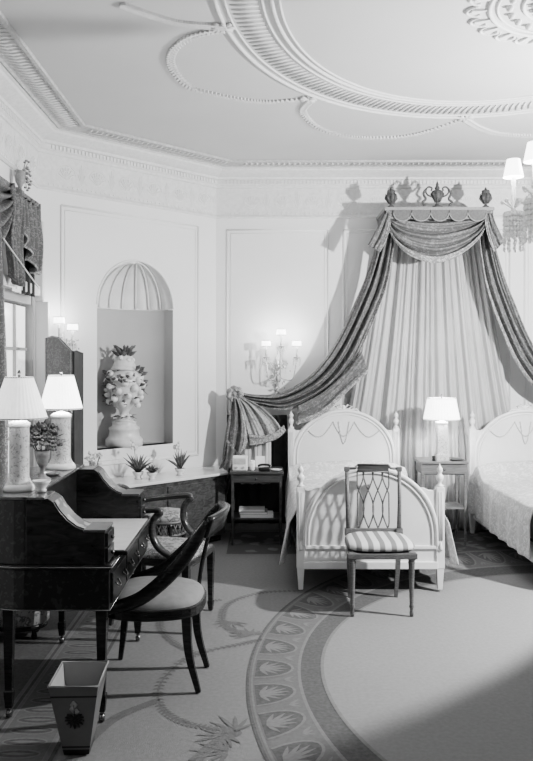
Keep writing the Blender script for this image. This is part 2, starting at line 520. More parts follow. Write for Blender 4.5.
for px, py in ((223, 26), (308, 98), (465, 117)):
    c = cpt(px, py)
    for k in range(8):
        th = k * PI / 4
        mb.tube([c, c + Vector((math.cos(th), math.sin(th), 0)) * .065], [.006, .014], 5)
struct(mb.build('trim_10', M['ornament']))

# ------------------------------------------------------------------ window (left wall)
def lbox(mb, X0, X1, y0, y1, zz0, zz1): mb.box(((X0 + X1) / 2, (y0 + y1) / 2, (zz0 + zz1) / 2), (abs(X1 - X0), y1 - y0, zz1 - zz0))
y0w, y1w = 5.30, 6.345
mb = MB()
for a, b in ((y0w, y0w + .07), (y1w - .035, y1w)): lbox(mb, XL - .09, XL - .01, a, b, z0, z1)
for a, b in ((z0, z0 + .08), (z1 - .07, z1), (1.34, 1.40)): lbox(mb, XL - .09, XL - .012, y0w + .07, y1w - .07, a, b)
wf = struct(mb.build('window_1', M['win_paint']))
mb = MB()
for k in (1, 2): y = y0w + .07 + (y1w - y0w - .14) * k / 3; lbox(mb, XL - .075, XL - .04, y - .014, y + .014, z0 + .08, z1 - .09)
for z in (.72, 1.06, 1.72): lbox(mb, XL - .074, XL - .042, y0w + .07, y1w - .07, z - .012, z + .012)
struct(mb.build('glazing_bar', M['win_paint'], wf))
mb = MB(); lbox(mb, XL - .066, XL - .058, y0w + .07, y1w - .07, z0 + .08, z1 - .09)
struct(mb.build('window_pane', M['pane'], wf))
mb = MB()
lbox(mb, XL, XL + .105, 6.348, 6.395, .0, 2.10)
lbox(mb, XL, XL + .06, 6.348, 6.39, 2.10, 2.74)
lbox(mb, XL, XL + .06, 5.20, 5.30, .0, 2.14)
lbox(mb, XL - .01, XL + .05, 5.301, 6.344, .24, .298)
lbox(mb, XL, XL + .045, 5.301, 6.344, 2.142, 2.22)
struct(mb.build('trim_11', M['casing'], bevel=.006))
# valance board with finial, swag, jabot, side curtain, sheer
wv = thing('window_valance', 'dark brocade swagged valance over the window at the left edge', 'valance', (XL + .07, 5.5, 2.6))
def wadd(mb, name, mats, par=None, **k):
    mb.bm.transform(Matrix.Translation(-Vector((XL + .07, 5.5, 2.6))))
    return mb.build(name, mats, par or wv, **k)
mb = MB(); lbox(mb, XL + .003, XL + .10, 4.3, 6.10, 2.80, 2.83); wadd(mb, 'valance_board', M['canopy'])
for (ya, yb, nm) in ((5.62, 6.12, 'jabot'), (4.3, 5.42, 'swag')):
    mb = MB()
    if nm == 'swag':
        def fn(u, v, ya=ya, yb=yb):
            y = ya + (yb - ya) * u
            top = 2.80; dip = .16 + .34 * math.sin(PI * u) ** .8
            z = top - dip * v - .0
            x = XL + .075 + .03 * math.sin(v * 26 + math.sin(u * PI) * 2) + .02 * v
            return Vector((x, y, z))
        mb.grid(fn, 30, 40)
    else:
        def fn(u, v, ya=ya, yb=yb):
            y = ya + (yb - ya) * u + .03 * math.sin(v * 3)
            L = .30 + .36 * (1 - abs(u - .80) / .80)
            z = 2.81 - L * .82 * v - .02 * math.sin(u * 30)
            x = XL + .085 + .042 * math.sin(u * 27 + v * 2 + math.sin(v * 7)) * (.5 + v * .5)
            return Vector((x, y, z))
        mb.grid(fn, 80, 16, mat=lambda u, v: 1 if v > .93 else 0)
    wadd(mb, nm, [M['win_brocade'], M['brocade_trim']], solid=.008)
mb = MB()
def fn(u, v):
    y = 5.38 + .24 * u + .03 * math.sin(v * 8); z = 2.8 - .62 * v + .03 * math.sin(u * 12)
    return Vector((XL + .10 + .03 * math.sin(u * 20 + v), y, z))
mb.grid(fn, 30, 12); wadd(mb, 'choux_fold', M['win_brocade'], solid=.008)
# urn finial on the valance board
mb = MB(); mb.lathe([(.03, 0), (.03, .01), (.012, .02), (.014, .04), (.04, .09), (.045, .13), (.035, .15), (.042, .17), (.02, .18)], atx(17, 203, XL + .07) * 1.0, 12)
fo = Vector((XL + .07, 5.72, 2.832)); mb.bm.free()
mb = MB(); mb.lathe([(.03, 0), (.03, .01), (.012, .02), (.014, .04), (.034, .08), (.038, .12), (.03, .14), (.036, .15), (.012, .16)], fo, 12)
wadd(mb, 'urn_finial', M['canopy_light'])
mb = MB()
random.seed(3)
for k in range(26):
    a = random.uniform(-.4, 1.2); L = random.uniform(.05, .17)
    p = fo + Vector((.01, .04, .13)); q = p + Vector((random.uniform(-.02, .02), L * math.cos(a), L * math.sin(a) - .02))
    mb.tube([p, (p + q) / 2 + Vector((0, 0, .015)), q], [.002, .002, .001], 4)
    mb.ball(q, .012, (1, 1, .7), 5, 4)
wadd(mb, 'leaf_spray', M['canopy_light'])
# side curtain panel
wc = thing('window_curtain', 'dark brocade curtain hanging at the near side of the left window', 'curtain', (XL + .08, 5.05, 0))
mb = MB()
def fn(u, v):
    y = 4.55 + (.58 + .12 * math.sin(v * 3)) * u; z = 2.62 - 2.60 * v
    return Vector((XL + .10 + .045 * math.sin(u * 38 + v), y, z)) - Vector((XL + .08, 5.05, 0))
mb.grid(fn, 60, 14, mat=lambda u, v: 1 if u > .86 else 0)
mb.build('curtain_panel', [M['win_brocade'], M['brocade_trim']], wc, solid=.006)
wc2 = thing('window_curtain', 'short dark drape with a white sheer strip between valance and window top', 'curtain', (XL + .04, 5.8, 2.1))
mb = MB()
def fn(u, v): return Vector((XL + .045 + .012 * math.sin(u * 30), 5.62 + .58 * u, 2.78 - .66 * v)) - Vector((XL + .04, 5.8, 2.1))
mb.grid(fn, 40, 4, mat=lambda u, v: 1 if u < .38 else 0)
mb.build('drape_panel', [M['black'], M['sheer']], wc2)
mb = MB(); mb.tube([atx(3, 238, XL + .14) - Vector((XL + .04, 5.8, 2.1)), atx(20, 262, XL + .13) - Vector((XL + .04, 5.8, 2.1)), atx(39, 288, XL + .12) - Vector((XL + .04, 5.8, 2.1))], .006, 6)
mb.build('pull_cord', M['lining'], wc2)

# ------------------------------------------------------------------ carpet
def flat(mb, pts, z, mi):
    f = mb.bm.faces.new([mb.bm.verts.new((p[0], p[1], z - .003)) for p in pts]); f.material_index = mi
def strip(mb, P, w, z, mi, close=False):
    n = len(P)
    P = [Vector((p[0], p[1], 0)) for p in P]
    L = []
    for i in range(n):
        t = (P[(i + 1) % n] - P[i - 1]) if close else (P[min(i + 1, n - 1)] - P[max(i - 1, 0)])
        if t.length < 1e-9: t = Vector((1, 0, 0))
        t.normalize(); nn = Vector((-t.y, t.x, 0)) * w / 2
        L.append((P[i] + nn, P[i] - nn))
    for i in range(n if close else n - 1):
        a, b = L[i], L[(i + 1) % n]
        flat(mb, [a[0], a[1], b[1], b[0]], z, mi)
LC = [0]
def leaf(mb, p, ang, L, w, z, mi):
    LC[0] += 1; z += (LC[0] % 9) * .00007
    c, s = math.cos(ang), math.sin(ang)
    pts = []
    for (u, v) in ((0, 0), (.35, .5), (.7, .4), (1, 0), (.7, -.4), (.35, -.5)):
        x = u * L; y = v * w; pts.append((p[0] + x * c - y * s, p[1] + x * s + y * c))
    flat(mb, pts, z, mi)
mb = MB()
CM = [M['c_ground'], M['c_field'], M['c_ring'], M['c_dark'], M['c_light'], M['c_band']]
# ground follows the room outline
g = inset_poly(.05)
flat(mb, [(p.x, p.y) for p in g], .004, 0)
for a, b in zip(g, g[1:] + g[:1]):
    mb.poly([(a.x, a.y, .001), (b.x, b.y, .001), (b.x, b.y, -.009), (a.x, a.y, -.009)])
RCX = 2.30
def ringpt(f, th):  # f 0 outer .. 1 inner
    a = 2.38 + (1.98 - 2.38) * f; b = 2.90 + (2.02 - 2.90) * f; yy = 4.05 + .05 * f
    # narrower band at the left than toward the wall
    return (RCX + a * math.cos(th), yy + b * math.sin(th))
def ell2(f, n=160): return [ringpt(f, 2 * PI * i / n) for i in range(n)]
flat(mb, ell2(0), .0052, 2)
for f0, f1, mi, z in ((.0, .035, 3, .0060), (.06, .085, 4, .0060), (.66, .70, 4, .0060), (.70, .72, 3, .0060), (.72, .98, 3, .0056)):
    A, B = ell2(f0), ell2(f1); n = len(A)
    for i in range(n): flat(mb, [A[i], A[(i + 1) % n], B[(i + 1) % n], B[i]], z, mi)
flat(mb, ell2(1.0), .0066, 1)
strip(mb, ell2(.985), .018, .0072, 4, True)
# palmettes
def ring_local(th, r, t):   # r 0..1 across the palmette zone, t tangent metres
    p = Vector(ringpt(.10 + .54 * r, th)); q = Vector(ringpt(.10 + .54 * r, th + .01)); tt = (q - p).normalized()
    return p + tt * t
npal = 52
for i in range(npal):
    th = 2 * PI * (i + .5) / npal
    if math.cos(th) > .55: continue
    hwp = .125
    A = [ring_local(th, .02 + .90 * math.sin(PI * k / 12), -hwp * math.cos(PI * k / 12)) for k in range(13)]
    flat(mb, A, .0058, 3)
    strip(mb, A, .014, .0066, 4)
    for j in range(-3, 4):
        a = j * .42
        p0 = ring_local(th, .10, 0); p1 = ring_local(th, .12 + .68 * math.cos(a), .10 * math.sin(a))
        d = p1 - p0
        leaf(mb, p0, math.atan2(d.y, d.x), d.length, .022, .0064, 4)
    # small buds between arches
    th2 = 2 * PI * (i + 1) / npal
    for j in (-1, 0, 1):
        p0 = ring_local(th2, .70, 0); p1 = ring_local(th2, .95, .04 * j); d = p1 - p0
        leaf(mb, p0, math.atan2(d.y, d.x), d.length, .018, .0062, 4)
def fpt(px, py):
    s = (py - CY) / CH; return Vector(((px - CX) / s, F / s, 0))
vines = [[(262, 640), (239, 645), (205, 652), (180, 663), (160, 685), (160, 706), (175, 719), (200, 727), (240, 731)],
         [(300, 591), (262, 593), (232, 602), (222, 614), (226, 627), (240, 632), (262, 634)],
         [(160, 700), (120, 716), (95, 735), (70, 761)], [(240, 731), (215, 745), (195, 761)], [(196, 655), (170, 640), (160, 622), (178, 606), (222, 600)]]
random.seed(5)
for v in vines:
    P = spline([fpt(*p) for p in v], 50)
    strip(mb, P, .012, .0052, 2)
    for i in range(1, len(P) - 1):
        t = P[i + 1] - P[i]; a = math.atan2(t.y, t.x)
        for sg in (-1, 1): leaf(mb, P[i], a + sg * 1.0, .034, .016, .0056, 2)
for px, py, rot in ((236, 731, .2), (250, 636, .4), (225, 735, 2.2), (232, 622, 2.6), (228, 752, 1.2)):
    c = fpt(px, py)
    for k in range(7):
        leaf(mb, c, rot + (k - 3) * .45 + PI * .6, .17 - .02 * abs(k - 3), .022, .0060, 2)
# border band along the window side
for X, w, mi in ((-.86, .018, 3), (-.885, .012, 4), (-1.135, .012, 4), (-1.155, .016, 3), (-1.175, .014, 4)):
    strip(mb, [(X, .5), (X, 6.0)], w, .0060, mi)
flat(mb, [(-1.125, .5), (-.895, .5), (-.895, 6.0), (-1.125, 6.0)], .0054, 2)
for k in range(44):
    y = 1.2 + .105 * k
    E = [(-1.01 + .095 * math.cos(2 * PI * j / 16), y + .034 * math.sin(2 * PI * j / 16)) for j in range(16)]
    flat(mb, E, .0058, 3); strip(mb, E, .010, .0064, 4, True)
    leaf(mb, (-1.08, y), 0, .14, .022, .0066, 4)
flat(mb, [(-1.74, .5), (-1.185, .5), (-1.185, 6.0), (-1.74, 6.0)], .0054, 3)
# patterned ends by the bed wall
flat(mb, [(-.30, 6.75), (3.3, 6.75), (3.3, 7.62), (-.30, 7.62)], .0050, 5)
for yy in (6.75, 6.80): strip(mb, [(-.3, yy), (3.3, yy)], .016, .0056, 3)
tag(mb.build('carpet', CM, fixn=False), 'pale carpet woven with an oval palmette ring and leafy vines, covering the floor', 'carpet')

# ------------------------------------------------------------------ beds
def arch_poly(hw_, zb, zsh, zspring, ztop, r):
    pts = [(-hw_, zb), (-hw_, zsh)]
    n = 28
    for i in range(n + 1):
        x = -hw_ + 2 * hw_ * i / n
        e = zspring + (ztop - zspring) * math.sqrt(max(0, 1 - (x / (hw_ * .985)) ** 2))
        sh = zsh - .02 * math.sin(PI * min(1, (hw_ - abs(x)) / .10))
        pts.append((x, max(e, sh) if (hw_ - abs(x)) > .001 else zsh))
    pts += [(hw_, zsh), (hw_, zb)]
    out = [pts[0]]
    for p in pts[1:]:
        if (Vector(p) - Vector(out[-1])).length > 1e-4: out.append(p)
    return out
post_fin = [(.026, 0), (.028, .012), (.014, .02), (.012, .035), (.026, .055), (.028, .075), (.016, .09), (.012, .10), (.022, .115), (.020, .13), (.006, .15), (.002, .165)]
def make_bed(cx, label, spread_mat, flare):
    YF, YH = 5.62, 7.46
    root = thing('single_bed', label, 'bed', (cx, (YF + YH) / 2, 0), 0, 'pair of white arched beds')
    oy = (YF + YH) / 2
    L = lambda x, y, z: Vector((x, y - oy, z))
    W = .52
    for (Y, zt, zsh, zsp, zb, nm, ph) in ((YF, .875, .735, .40, .17, 'footboard', .74), (YH, 1.165, 1.00, .74, .30, 'headboard', 1.00)):
        mb = MB()
        Mf = lambda u, v, w, Y=Y: L(u, Y + w, v)
        mb.prism(arch_poly(W - .04, zb, zsh, zsp, zt, 0), Mf, .035)
        brd = mb.build(nm, M['bed_panel'], root, bevel=.004)
        mb = MB()
        for k, rr in ((1.0, .016), (.93, .008)):
            hwid = (W - .045) * .985 * k
            pts = [L(hwid * math.cos(PI * i / 40), Y - .004, zsp + (zt - zsp) * k * math.sin(PI * i / 40)) for i in range(41)]
            if nm == 'footboard':
                pts = [L(hwid, Y - .004, .33)] + pts + [L(-hwid, Y - .004, .33)]
            else:
                pts = [L(hwid, Y - .004, .5)] + pts + [L(-hwid, Y - .004, .5)]
            mb.tube(pts, rr, 6)
        if nm == 'footboard':
            mb.box(L(0, Y - .004, .320), (W * 2 - .12, .02, .022)); mb.box(L(0, Y + .0, .195), (W * 2 - .10, .05, .05))
        mb.build('arch_moulding', M['white_paint'], brd, bevel=.003)
        for sx in (-1, 1):
            mb = MB(); mb.box(L(sx * (W - .03), Y + .015, (.17 + ph) / 2 + .0), (.058, .058, ph - .17))
            p = mb.build('post', M['white_paint'], root, bevel=.004)
            mb = MB()
            for dx in (-.012, 0, .012): mb.tube([L(sx * (W - .03) + dx, Y - .0165, ph * .5), L(sx * (W - .03) + dx, Y - .0165, ph - .03)], .0035, 5)
            mb.lathe([(.010, 0), (.014, .015), (.006, .05), (.001, .06)], L(sx * (W - .03), Y - .016, ph * .5 - .07), 8)
            mb.build('fluting', M['white_paint'], p)
            mb = MB(); mb.lathe(post_fin, L(sx * (W - .03), Y + .015, ph), 14); mb.build('finial', M['white_paint'], root)
            mb = MB()
            mb.box(L(sx * (W - .03), Y + .015, .0975), (.052, .052, .155), taper=(.62, .62))
            mb.build('leg', M['white_paint'], root, bevel=.003)
    # garlands painted on the headboard and ribbon crest
    mb = MB()
    for (xa, za, xb, zb_, dip) in ((-.34, .99, -.10, 1.06, .10), (-.10, 1.06, .10, 1.06, .13), (.10, 1.06, .34, .99, .10), (-.05, 1.06, .05, 1.06, .2)):
        P = [L(xa + (xb - xa) * t, YH - .006, za + (zb_ - za) * t - dip * math.sin(PI * t)) for t in [i / 14 for i in range(15)]]
        mb.tube(P, .003, 5)
        for p in P: mb.ball(p, .006, seg=5, rings=4)
    mb.build('garland', M['garland'], root)
    mb = MB()
    c = L(0, YH + .01, 1.185)
    for sg in (-1, 1):
        mb.tube([c, c + Vector((sg * .04, 0, .035)), c + Vector((sg * .075, 0, .02)), c + Vector((sg * .05, 0, -.005)), c], .009, 6)
        mb.tube([c, c + Vector((sg * .06, 0, -.01)), c + Vector((sg * .12, 0, -.005)), c + Vector((sg * .15, 0, -.035))], .008, 6)
    mb.ball(c + Vector((0, 0, .01)), .02, (1, .8, 1.3), 8, 6)
    mb.build('ribbon_crest', M['white_paint'], root)
    for sx in (-1, 1):
        mb = MB(); mb.box(L(sx * (W - .035), oy, .235), (.03, YH - YF - .06, .13)); mb.build('side_rail', M['white_paint'], root, bevel=.003)
    mb = MB(); mb.box(L(0, oy, .43), (2 * W - .10, YH - YF - .10, .26)); mb.build('mattress', M['paper'], root, bevel=.04)
    # coverlet, a thing lying on the bed
    cv = tag(bpy.data.objects.new('coverlet', None), None)
    bpy.data.objects.remove(cv)
    mb = MB()
    wt = W - .035
    hem = .17 if flare else .21
    ph0 = random.uniform(0, 6)
    def fn(u, v):
        y = YF + .075 + (YH - YF - .115) * v
        ztop = .60 + (.13 * math.exp(-((v - .87) / .085) ** 2)) + .006 * math.sin(v * 31 + ph0) * math.sin(u * 19)
        if v > .70 and v < .76: ztop -= .012
        # u: 0..0.3 left fall, .3...7 top, .7..1 right fall
        if u < .3 or u > .7:
            sg = -1 if u < .5 else 1
            k = (.3 - u) / .3 if u < .5 else (u - .7) / .3
            fl = (.03 + .09 * k * (max(0, 1 - v * 2.5) if flare else .12)) * min(1, k * 4) * (1 if v < .6 else .6)
            fl += .016 * k * math.sin(v * 44 + ph0)
            x = sg * (wt + .03 + fl)
            z = ztop - .02 - (ztop - .02 - hem) * k
            if v > .78: z = ztop - .02 - (ztop - .02 - hem - .02) * k
            return L(x, y, z)
        k = (u - .3) / .4 * 2 - 1
        z = ztop - .03 * abs(k) ** 8 - (.03 * k * k if v > .76 else 0)
        return L(k * (wt + .03), y, z)
    mb.grid(fn, 60, 70)
    cv = mb.build('bed_coverlet', spread_mat, None, loc=(cx, oy, 0), solid=.012, subsurf=1)
    return root, cv
random.seed(11)
b1, cv1 = make_bed(.762, 'white arched single bed in full view behind the striped chair', M['spread'], True)
tag(cv1, 'pale quilted coverlet hanging from the sides of the bed behind the striped chair', 'bedspread', 'bed coverlets')
b2, cv2 = make_bed(2.455, 'white arched single bed cut off by the right edge of the photo', M['spread_b'], False)
tag(cv2, 'pale patterned coverlet over the bed at the right edge', 'bedspread', 'bed coverlets')

# ------------------------------------------------------------------ bed canopy and drapes
KX0, KX1, KY, KZ = 1.12, 2.085, 7.22, 2.90
kc = (KX0 + KX1) / 2
cn = thing('bed_canopy', 'carved canopy cornice with scalloped edge and urn finials above the bed curtains', 'canopy', (kc, YB - .2, KZ))
K0 = Vector((kc, YB - .2, KZ))
mb = MB(); mb.box(Vector((kc, (KY + YB) / 2 - .002, 3.005)) - K0, (KX1 - KX0 + .03, YB - KY - .004, .03)); mb.build('cornice_top', M['canopy_light'], cn, bevel=.004)
mb = MB()
mb.box(Vector((kc, KY + .012, 2.95)) - K0, (KX1 - KX0, .02, .08))
for sx in (-1, 1): mb.box(Vector((kc + sx * (KX1 - KX0 - .02) / 2, (KY + YB) / 2 + .01, 2.945)) - K0, (.02, YB - KY - .03, .09))
mb.build('cornice_frame', M['canopy'], cn)
mb = MB()
nsc = 5; wS = (KX1 - KX0 - .12) / nsc
for i in range(nsc):
    c = KX0 + .06 + wS * (i + .5)
    poly = [(c - wS / 2 * .96, 2.99)] + [(c - wS / 2 * .96 * math.cos(PI * k / 12), 2.965 - .075 * math.sin(PI * k / 12)) for k in range(13)] + [(c + wS / 2 * .96, 2.99)]
    mb.mi = 0
    mb.prism(poly, lambda u, v, w: Vector((u, KY - .012 + w, v)) - K0, .010)
    mb.mi = 1
    mb.tube([Vector((c - wS / 2 * .96 * math.cos(PI * k / 12), KY - .014, 2.965 - .075 * math.sin(PI * k / 12))) - K0 for k in range(13)], .006, 5)
for sx in (-1, 1):
    for k in range(3):
        c = KY + .09 + .13 * k
        mb.mi = 0
        poly = [(c - .06, 2.99)] + [(c - .06 * math.cos(PI * j / 8), 2.96 - .06 * math.sin(PI * j / 8)) for j in range(9)] + [(c + .06, 2.99)]
        mb.prism(poly, lambda u, v, w, sx=sx: Vector((kc + sx * ((KX1 - KX0) / 2 + .003) + w * sx, u, v)) - K0, .008)
mb.build('scalloped_valance', [M['scallop'], M['canopy_light']], cn)
fin = [(.030, 0), (.032, .012), (.014, .022), (.012, .032), (.034, .055), (.046, .085), (.048, .11), (.036, .125), (.040, .132), (.030, .150), (.012, .168), (.008, .178), (.001, .19)]
for sx in (-1, 1):
    for yy in (KY + .05,):
        mb = MB(); c = Vector((kc + sx * .43, yy, 3.021)) - K0
        mb.lathe(fin, c, 12)
        for k in range(8):
            th = k * PI / 4
            mb.tube([c + Vector((math.cos(th) * .02, math.sin(th) * .02, .04)), c + Vector((math.cos(th) * .05, math.sin(th) * .05, .085)), c + Vector((math.cos(th) * .046, math.sin(th) * .046, .125))], [.006, .012, .004], 5)
            mb.ball(c + Vector((math.cos(th) * .026, math.sin(th) * .026, .150)), .012, seg=5, rings=4)
        mb.build('urn_finial', M['canopy_dark'], cn)
mb = MB(); cu = Vector((kc - .01, KY + .05, 3.021)) - K0
mb.lathe([(.05, 0), (.05, .012), (.02, .02), (.015, .045), (.045, .09), (.058, .13), (.05, .15), (.018, .165), (.024, .18), (.012, .20), (.014, .215), (.002, .24)], cu, 14)
for k in range(10):
    th = k * PI / 5
    mb.tube([cu + Vector((math.cos(th) * .02, math.sin(th) * .02, .05)), cu + Vector((math.cos(th) * .058, math.sin(th) * .058, .13))], [.005, .009], 5)
ur = mb.build('centre_urn', M['canopy_dark'], cn)
for sx in (-1, 1):
    mb = MB()
    P = [cu + Vector((sx * a, 0, b)) for a, b in ((.05, .10), (.09, .12), (.105, .16), (.08, .19), (.05, .18), (.055, .155))]
    mb.tube(spline(P, 20), .008, 6)
    P = [cu + Vector((sx * a, 0, b)) for a, b in ((.10, .17), (.125, .13), (.105, .08), (.135, .05), (.11, .02), (.14, .002))]
    mb.tube(spline(P, 24), .011, 6)
    mb.build('ribbon_handle', M['canopy_dark'], ur)
mb = MB(); mb.box(cu + Vector((.0, .02, .006)), (.40, .06, .012)); mb.build('finial_plinth', M['canopy_light'], cn)
mb = MB(); mb.prism([(kc - .42, 3.021), (kc - .12, 3.045), (kc + .12, 3.045), (kc + .42, 3.021)], lambda u, v, w: Vector((u, KY + .12 + w, v)) - K0, .3); mb.build('crown_board', M['canopy_dark'], cn)

# generic drape between two edge curves
def drape(name, A, B, nf, amp, mats, label, cat='curtain', border=.84, border2=-1, nu=70, nv=60, sol=.006, parent=None, sag=0, ph=2.0, irr=1.0, group=None, fade=True):
    fa, fb = curve_fn(A), curve_fn(B)
    rnd = random.Random(len(name) + len(A) + int(100 * A[0][0]))
    p1, p2 = rnd.uniform(0, 6), rnd.uniform(0, 6)
    mb = MB()
    def fn(u, v):
        p = fa(u).lerp(fb(u), v)
        k = math.sin(v * nf * 2 * PI + ph * u + p1) + .45 * irr * math.sin(v * nf * 3.3 * PI + 3 * u + p2) + .25 * math.sin(v * nf * 6.1 * PI - 4 * u)
        e = 1
        return p + Vector((0, -1, 0)) * amp * k * e - Vector((0, 0, sag * math.sin(PI * v) * math.sin(PI * u)))
    def mt(u, v): return 1 if (v > border or v < border2) else 0
    mb.grid(fn, nu, nv, mat=mt)
    o = mb.build(name, mats, parent, solid=sol)
    if label: tag(o, label, cat, group)
    return o
BR = [M['brocade'], M['brocade_trim']]
# pale inner curtain, fan shaped from the canopy to the floor
mb = MB()
def fn(u, v):
    xt = kc + (u - .5) * .93; k = min(1, v * 1.35)
    xb = kc + (u - .5) * (1.70 + .0)
    x = xt + (xb - xt) * (k ** 1.1)
    y = YB - .12 + .027 * math.sin(u * 104 + 2.2 * math.sin(u * 11 + 1) + 1.0 * math.sin(u * 27)) * (.75 + .25 * math.sin(u * 31 + 2)) * (.8 + .3 * v) + .012 * math.sin(u * 191 + 2 * math.sin(u * 17)) * (.55 + .5 * v) + .015 * math.sin(u * 37 + v * 2)
    return Vector((x, y, 2.93 - 2.90 * v))
mb.grid(fn, 380, 24)
tag(mb.build('bed_curtain', M['pale_curtain'], solid=.004), 'pale pleated silk curtain hanging from the canopy behind both beds', 'curtain')
# swag across the front
def q(px, py, d): return at(px, py, d)
drape('curtain_swag', [q(387, 213, 7.29), q(400, 216, 7.29), q(436, 218, 7.29), q(472, 216, 7.29), q(489, 212, 7.29)],
      [q(387, 226, 7.27), q(396, 243, 7.25), q(413, 257, 7.23), q(436, 263, 7.22), q(458, 256, 7.23), q(477, 241, 7.25), q(488, 222, 7.27)], 4, .026, BR,
      'brocade swag looped across the front of the bed canopy', border=.86, sag=.0, ph=.3)
# corner jabots
drape('curtain_tail', [q(384, 214, 7.22), q(379, 224, 7.21), q(373, 236, 7.20), q(368, 245, 7.20)], [q(391, 214, 7.22), q(390, 226, 7.21), q(386, 240, 7.20), q(380, 252, 7.20)], 2.5, .012, BR,
      'short brocade tail at the left corner of the canopy', border=.8, group='canopy corner tails')
drape('curtain_tail', [q(492, 214, 7.22), q(496, 224, 7.21), q(501, 234, 7.20), q(505, 241, 7.20)], [q(485, 214, 7.22), q(486, 226, 7.21), q(489, 239, 7.20), q(494, 252, 7.20)], 2.5, .012, BR,
      'short brocade tail at the right corner of the canopy', border=.8, group='canopy corner tails')
# long side drape, left
LA = [q(381, 225, 7.36), q(375, 250, 7.38), q(365, 280, 7.40), q(354, 305, 7.42), q(342, 332, 7.44), q(326, 358, 7.47), q(306, 379, 7.50), q(280, 393, 7.54), q(257, 395, 7.56), q(237, 392, 7.58)]
LBq = [q(396, 226, 7.34), q(393, 250, 7.35), q(388, 280, 7.36), q(380, 305, 7.38), q(369, 331, 7.40), q(354, 362, 7.42), q(330, 390, 7.46), q(291, 409, 7.50), q(262, 406, 7.54), q(238, 400, 7.56)]
drape('side_drape', LA, LBq, 3.4, .030, BR, 'long brocade drape swept left from the canopy to the wall rosette', border=.80, ph=1.2, nu=110, group='swept side drapes')
mir = lambda P: [Vector((2 * kc - p.x, p.y, p.z)) for p in P]
drape('side_drape', mir(LA), mir(LBq), 3.4, .030, BR, 'long brocade drape swept right from the canopy out of the photo', border=.80, ph=1.2, nu=110, group='swept side drapes')
# second shadowed fold under left drape near headboard
drape('side_drape', [q(362, 352, 7.36), q(346, 372, 7.39), q(322, 393, 7.42), q(298, 406, 7.45)], [q(368, 372, 7.36), q(347, 392, 7.38), q(322, 415, 7.40), q(297, 425, 7.43)], 1.6, .012, [M['brocade'], M['brocade_trim']],
      'lower brocade fold bunched above the headboard post at left', border=.75, group='swept side drapes')
# rosettes + falls
def rosette(sx):
    c0 = q(235, 394, 7.56); c = Vector(c0) if sx < 0 else Vector((2 * kc - c0.x, c0.y, c0.z))
    lab = 'knotted brocade rosette on the wall left of the wall sconce' if sx < 0 else 'knotted brocade rosette on the wall beyond the right edge'
    t = thing('drape_rosette', lab, 'rosette', c, group='drape rosettes')
    mb = MB()
    for k in range(7):
        a = k * 2 * PI / 7
        pts = [Vector((math.cos(a + b) * r, -.03 - .02 * math.sin(b * 2), math.sin(a + b) * r)) for b, r in ((0, .01), (.3, .04), (.8, .065), (1.3, .05), (1.6, .015))]
        mb.tube(spline(pts, 12), [.010 + .012 * math.sin(PI * i / 12) for i in range(13)], 7)
    mb.ball((0, -.04, 0), .025, seg=8, rings=6)
    mb.build('knot', M['brocade_trim'], t)
    mb = MB(); mb.tube([(0, .19, 0), (0, -.02, 0)], .018, 8); mb.build('holdback', M['canopy_light'], t)
    return t
rosette(-1)
drape('drape_fall', [q(233, 398, 7.5), q(230, 412, 7.48), q(226, 430, 7.46), q(222, 458, 7.44), q(219, 470, 7.44)], [q(238, 398, 7.5), q(246, 415, 7.48), q(250, 432, 7.46), q(247, 446, 7.44), q(240, 455, 7.44)], 2.3, .022, BR,
      'narrow brocade fall hanging straight below the rosette', border=.7, ph=1, group='falls below the rosette')
fan = drape('drape_fall', [q(238, 397, 7.52), q(242, 408, 7.5), q(246, 424, 7.48), q(250, 440, 7.46)], [q(240, 396, 7.52), q(258, 405, 7.5), q(274, 418, 7.48), q(284, 433, 7.46)], 3.0, .018, [M['fan']] * 2,
      'fan-shaped brocade fall spreading right below the rosette', border=2, ph=1, nu=50, group='falls below the rosette')
drape('hem_border', [q(249, 434, 7.445), q(262, 436, 7.445), q(275, 432, 7.445), q(284, 425, 7.445)], [q(250, 446, 7.44), q(262, 444, 7.44), q(277, 439, 7.44), q(286, 431, 7.44)], 1.5, .01, [M['brocade_trim']] * 2, None, parent=fan, nu=30, nv=14)
for i, (xa, xb) in enumerate(((241, 256), (256, 270))):
    drape('curtain_lining', [q(xa + 1, 440, 7.56), q(xa, 470, 7.56), q(xa, 476, 7.56), q(xa, 484, 7.56)], [q(xb + 1, 440, 7.56), q(xb + 1, 470, 7.56), q(xb + 1, 476, 7.56), q(xb, 484, 7.56)], 1.6, .016, [M['lining']] * 2,
          ['pale lining strip hanging behind the box on the left night table', 'pale lining strip hanging behind the white card on the left night table'][i], nu=20, nv=30, group='lining strips')
drape('drape_fall', [q(227, 415, 7.65), q(227, 450, 7.65), q(227, 500, 7.65), q(227, 523, 7.65)], [q(287, 415, 7.65), q(287, 450, 7.65), q(288, 500, 7.65), q(288, 523, 7.65)], 3.2, .012, [M['shadow_sheet']] * 2,  # added sheet, coloured dark in place of the shadow behind the table
      'dark sheet standing in for the shadow behind the left night table', nu=20, nv=50, group='falls below the rosette')
drape('drape_fall', [q(228, 440, 7.42), q(224, 470, 7.41), q(216, 500, 7.40), q(215, 530, 7.40)], [q(237, 452, 7.40), q(231, 475, 7.40), q(226, 500, 7.40), q(222, 530, 7.40)], 1.4, .014, [M['brocade']] * 2,
      'dark trailing end of the drape left of the night table', nu=30, nv=24, group='falls below the rosette')

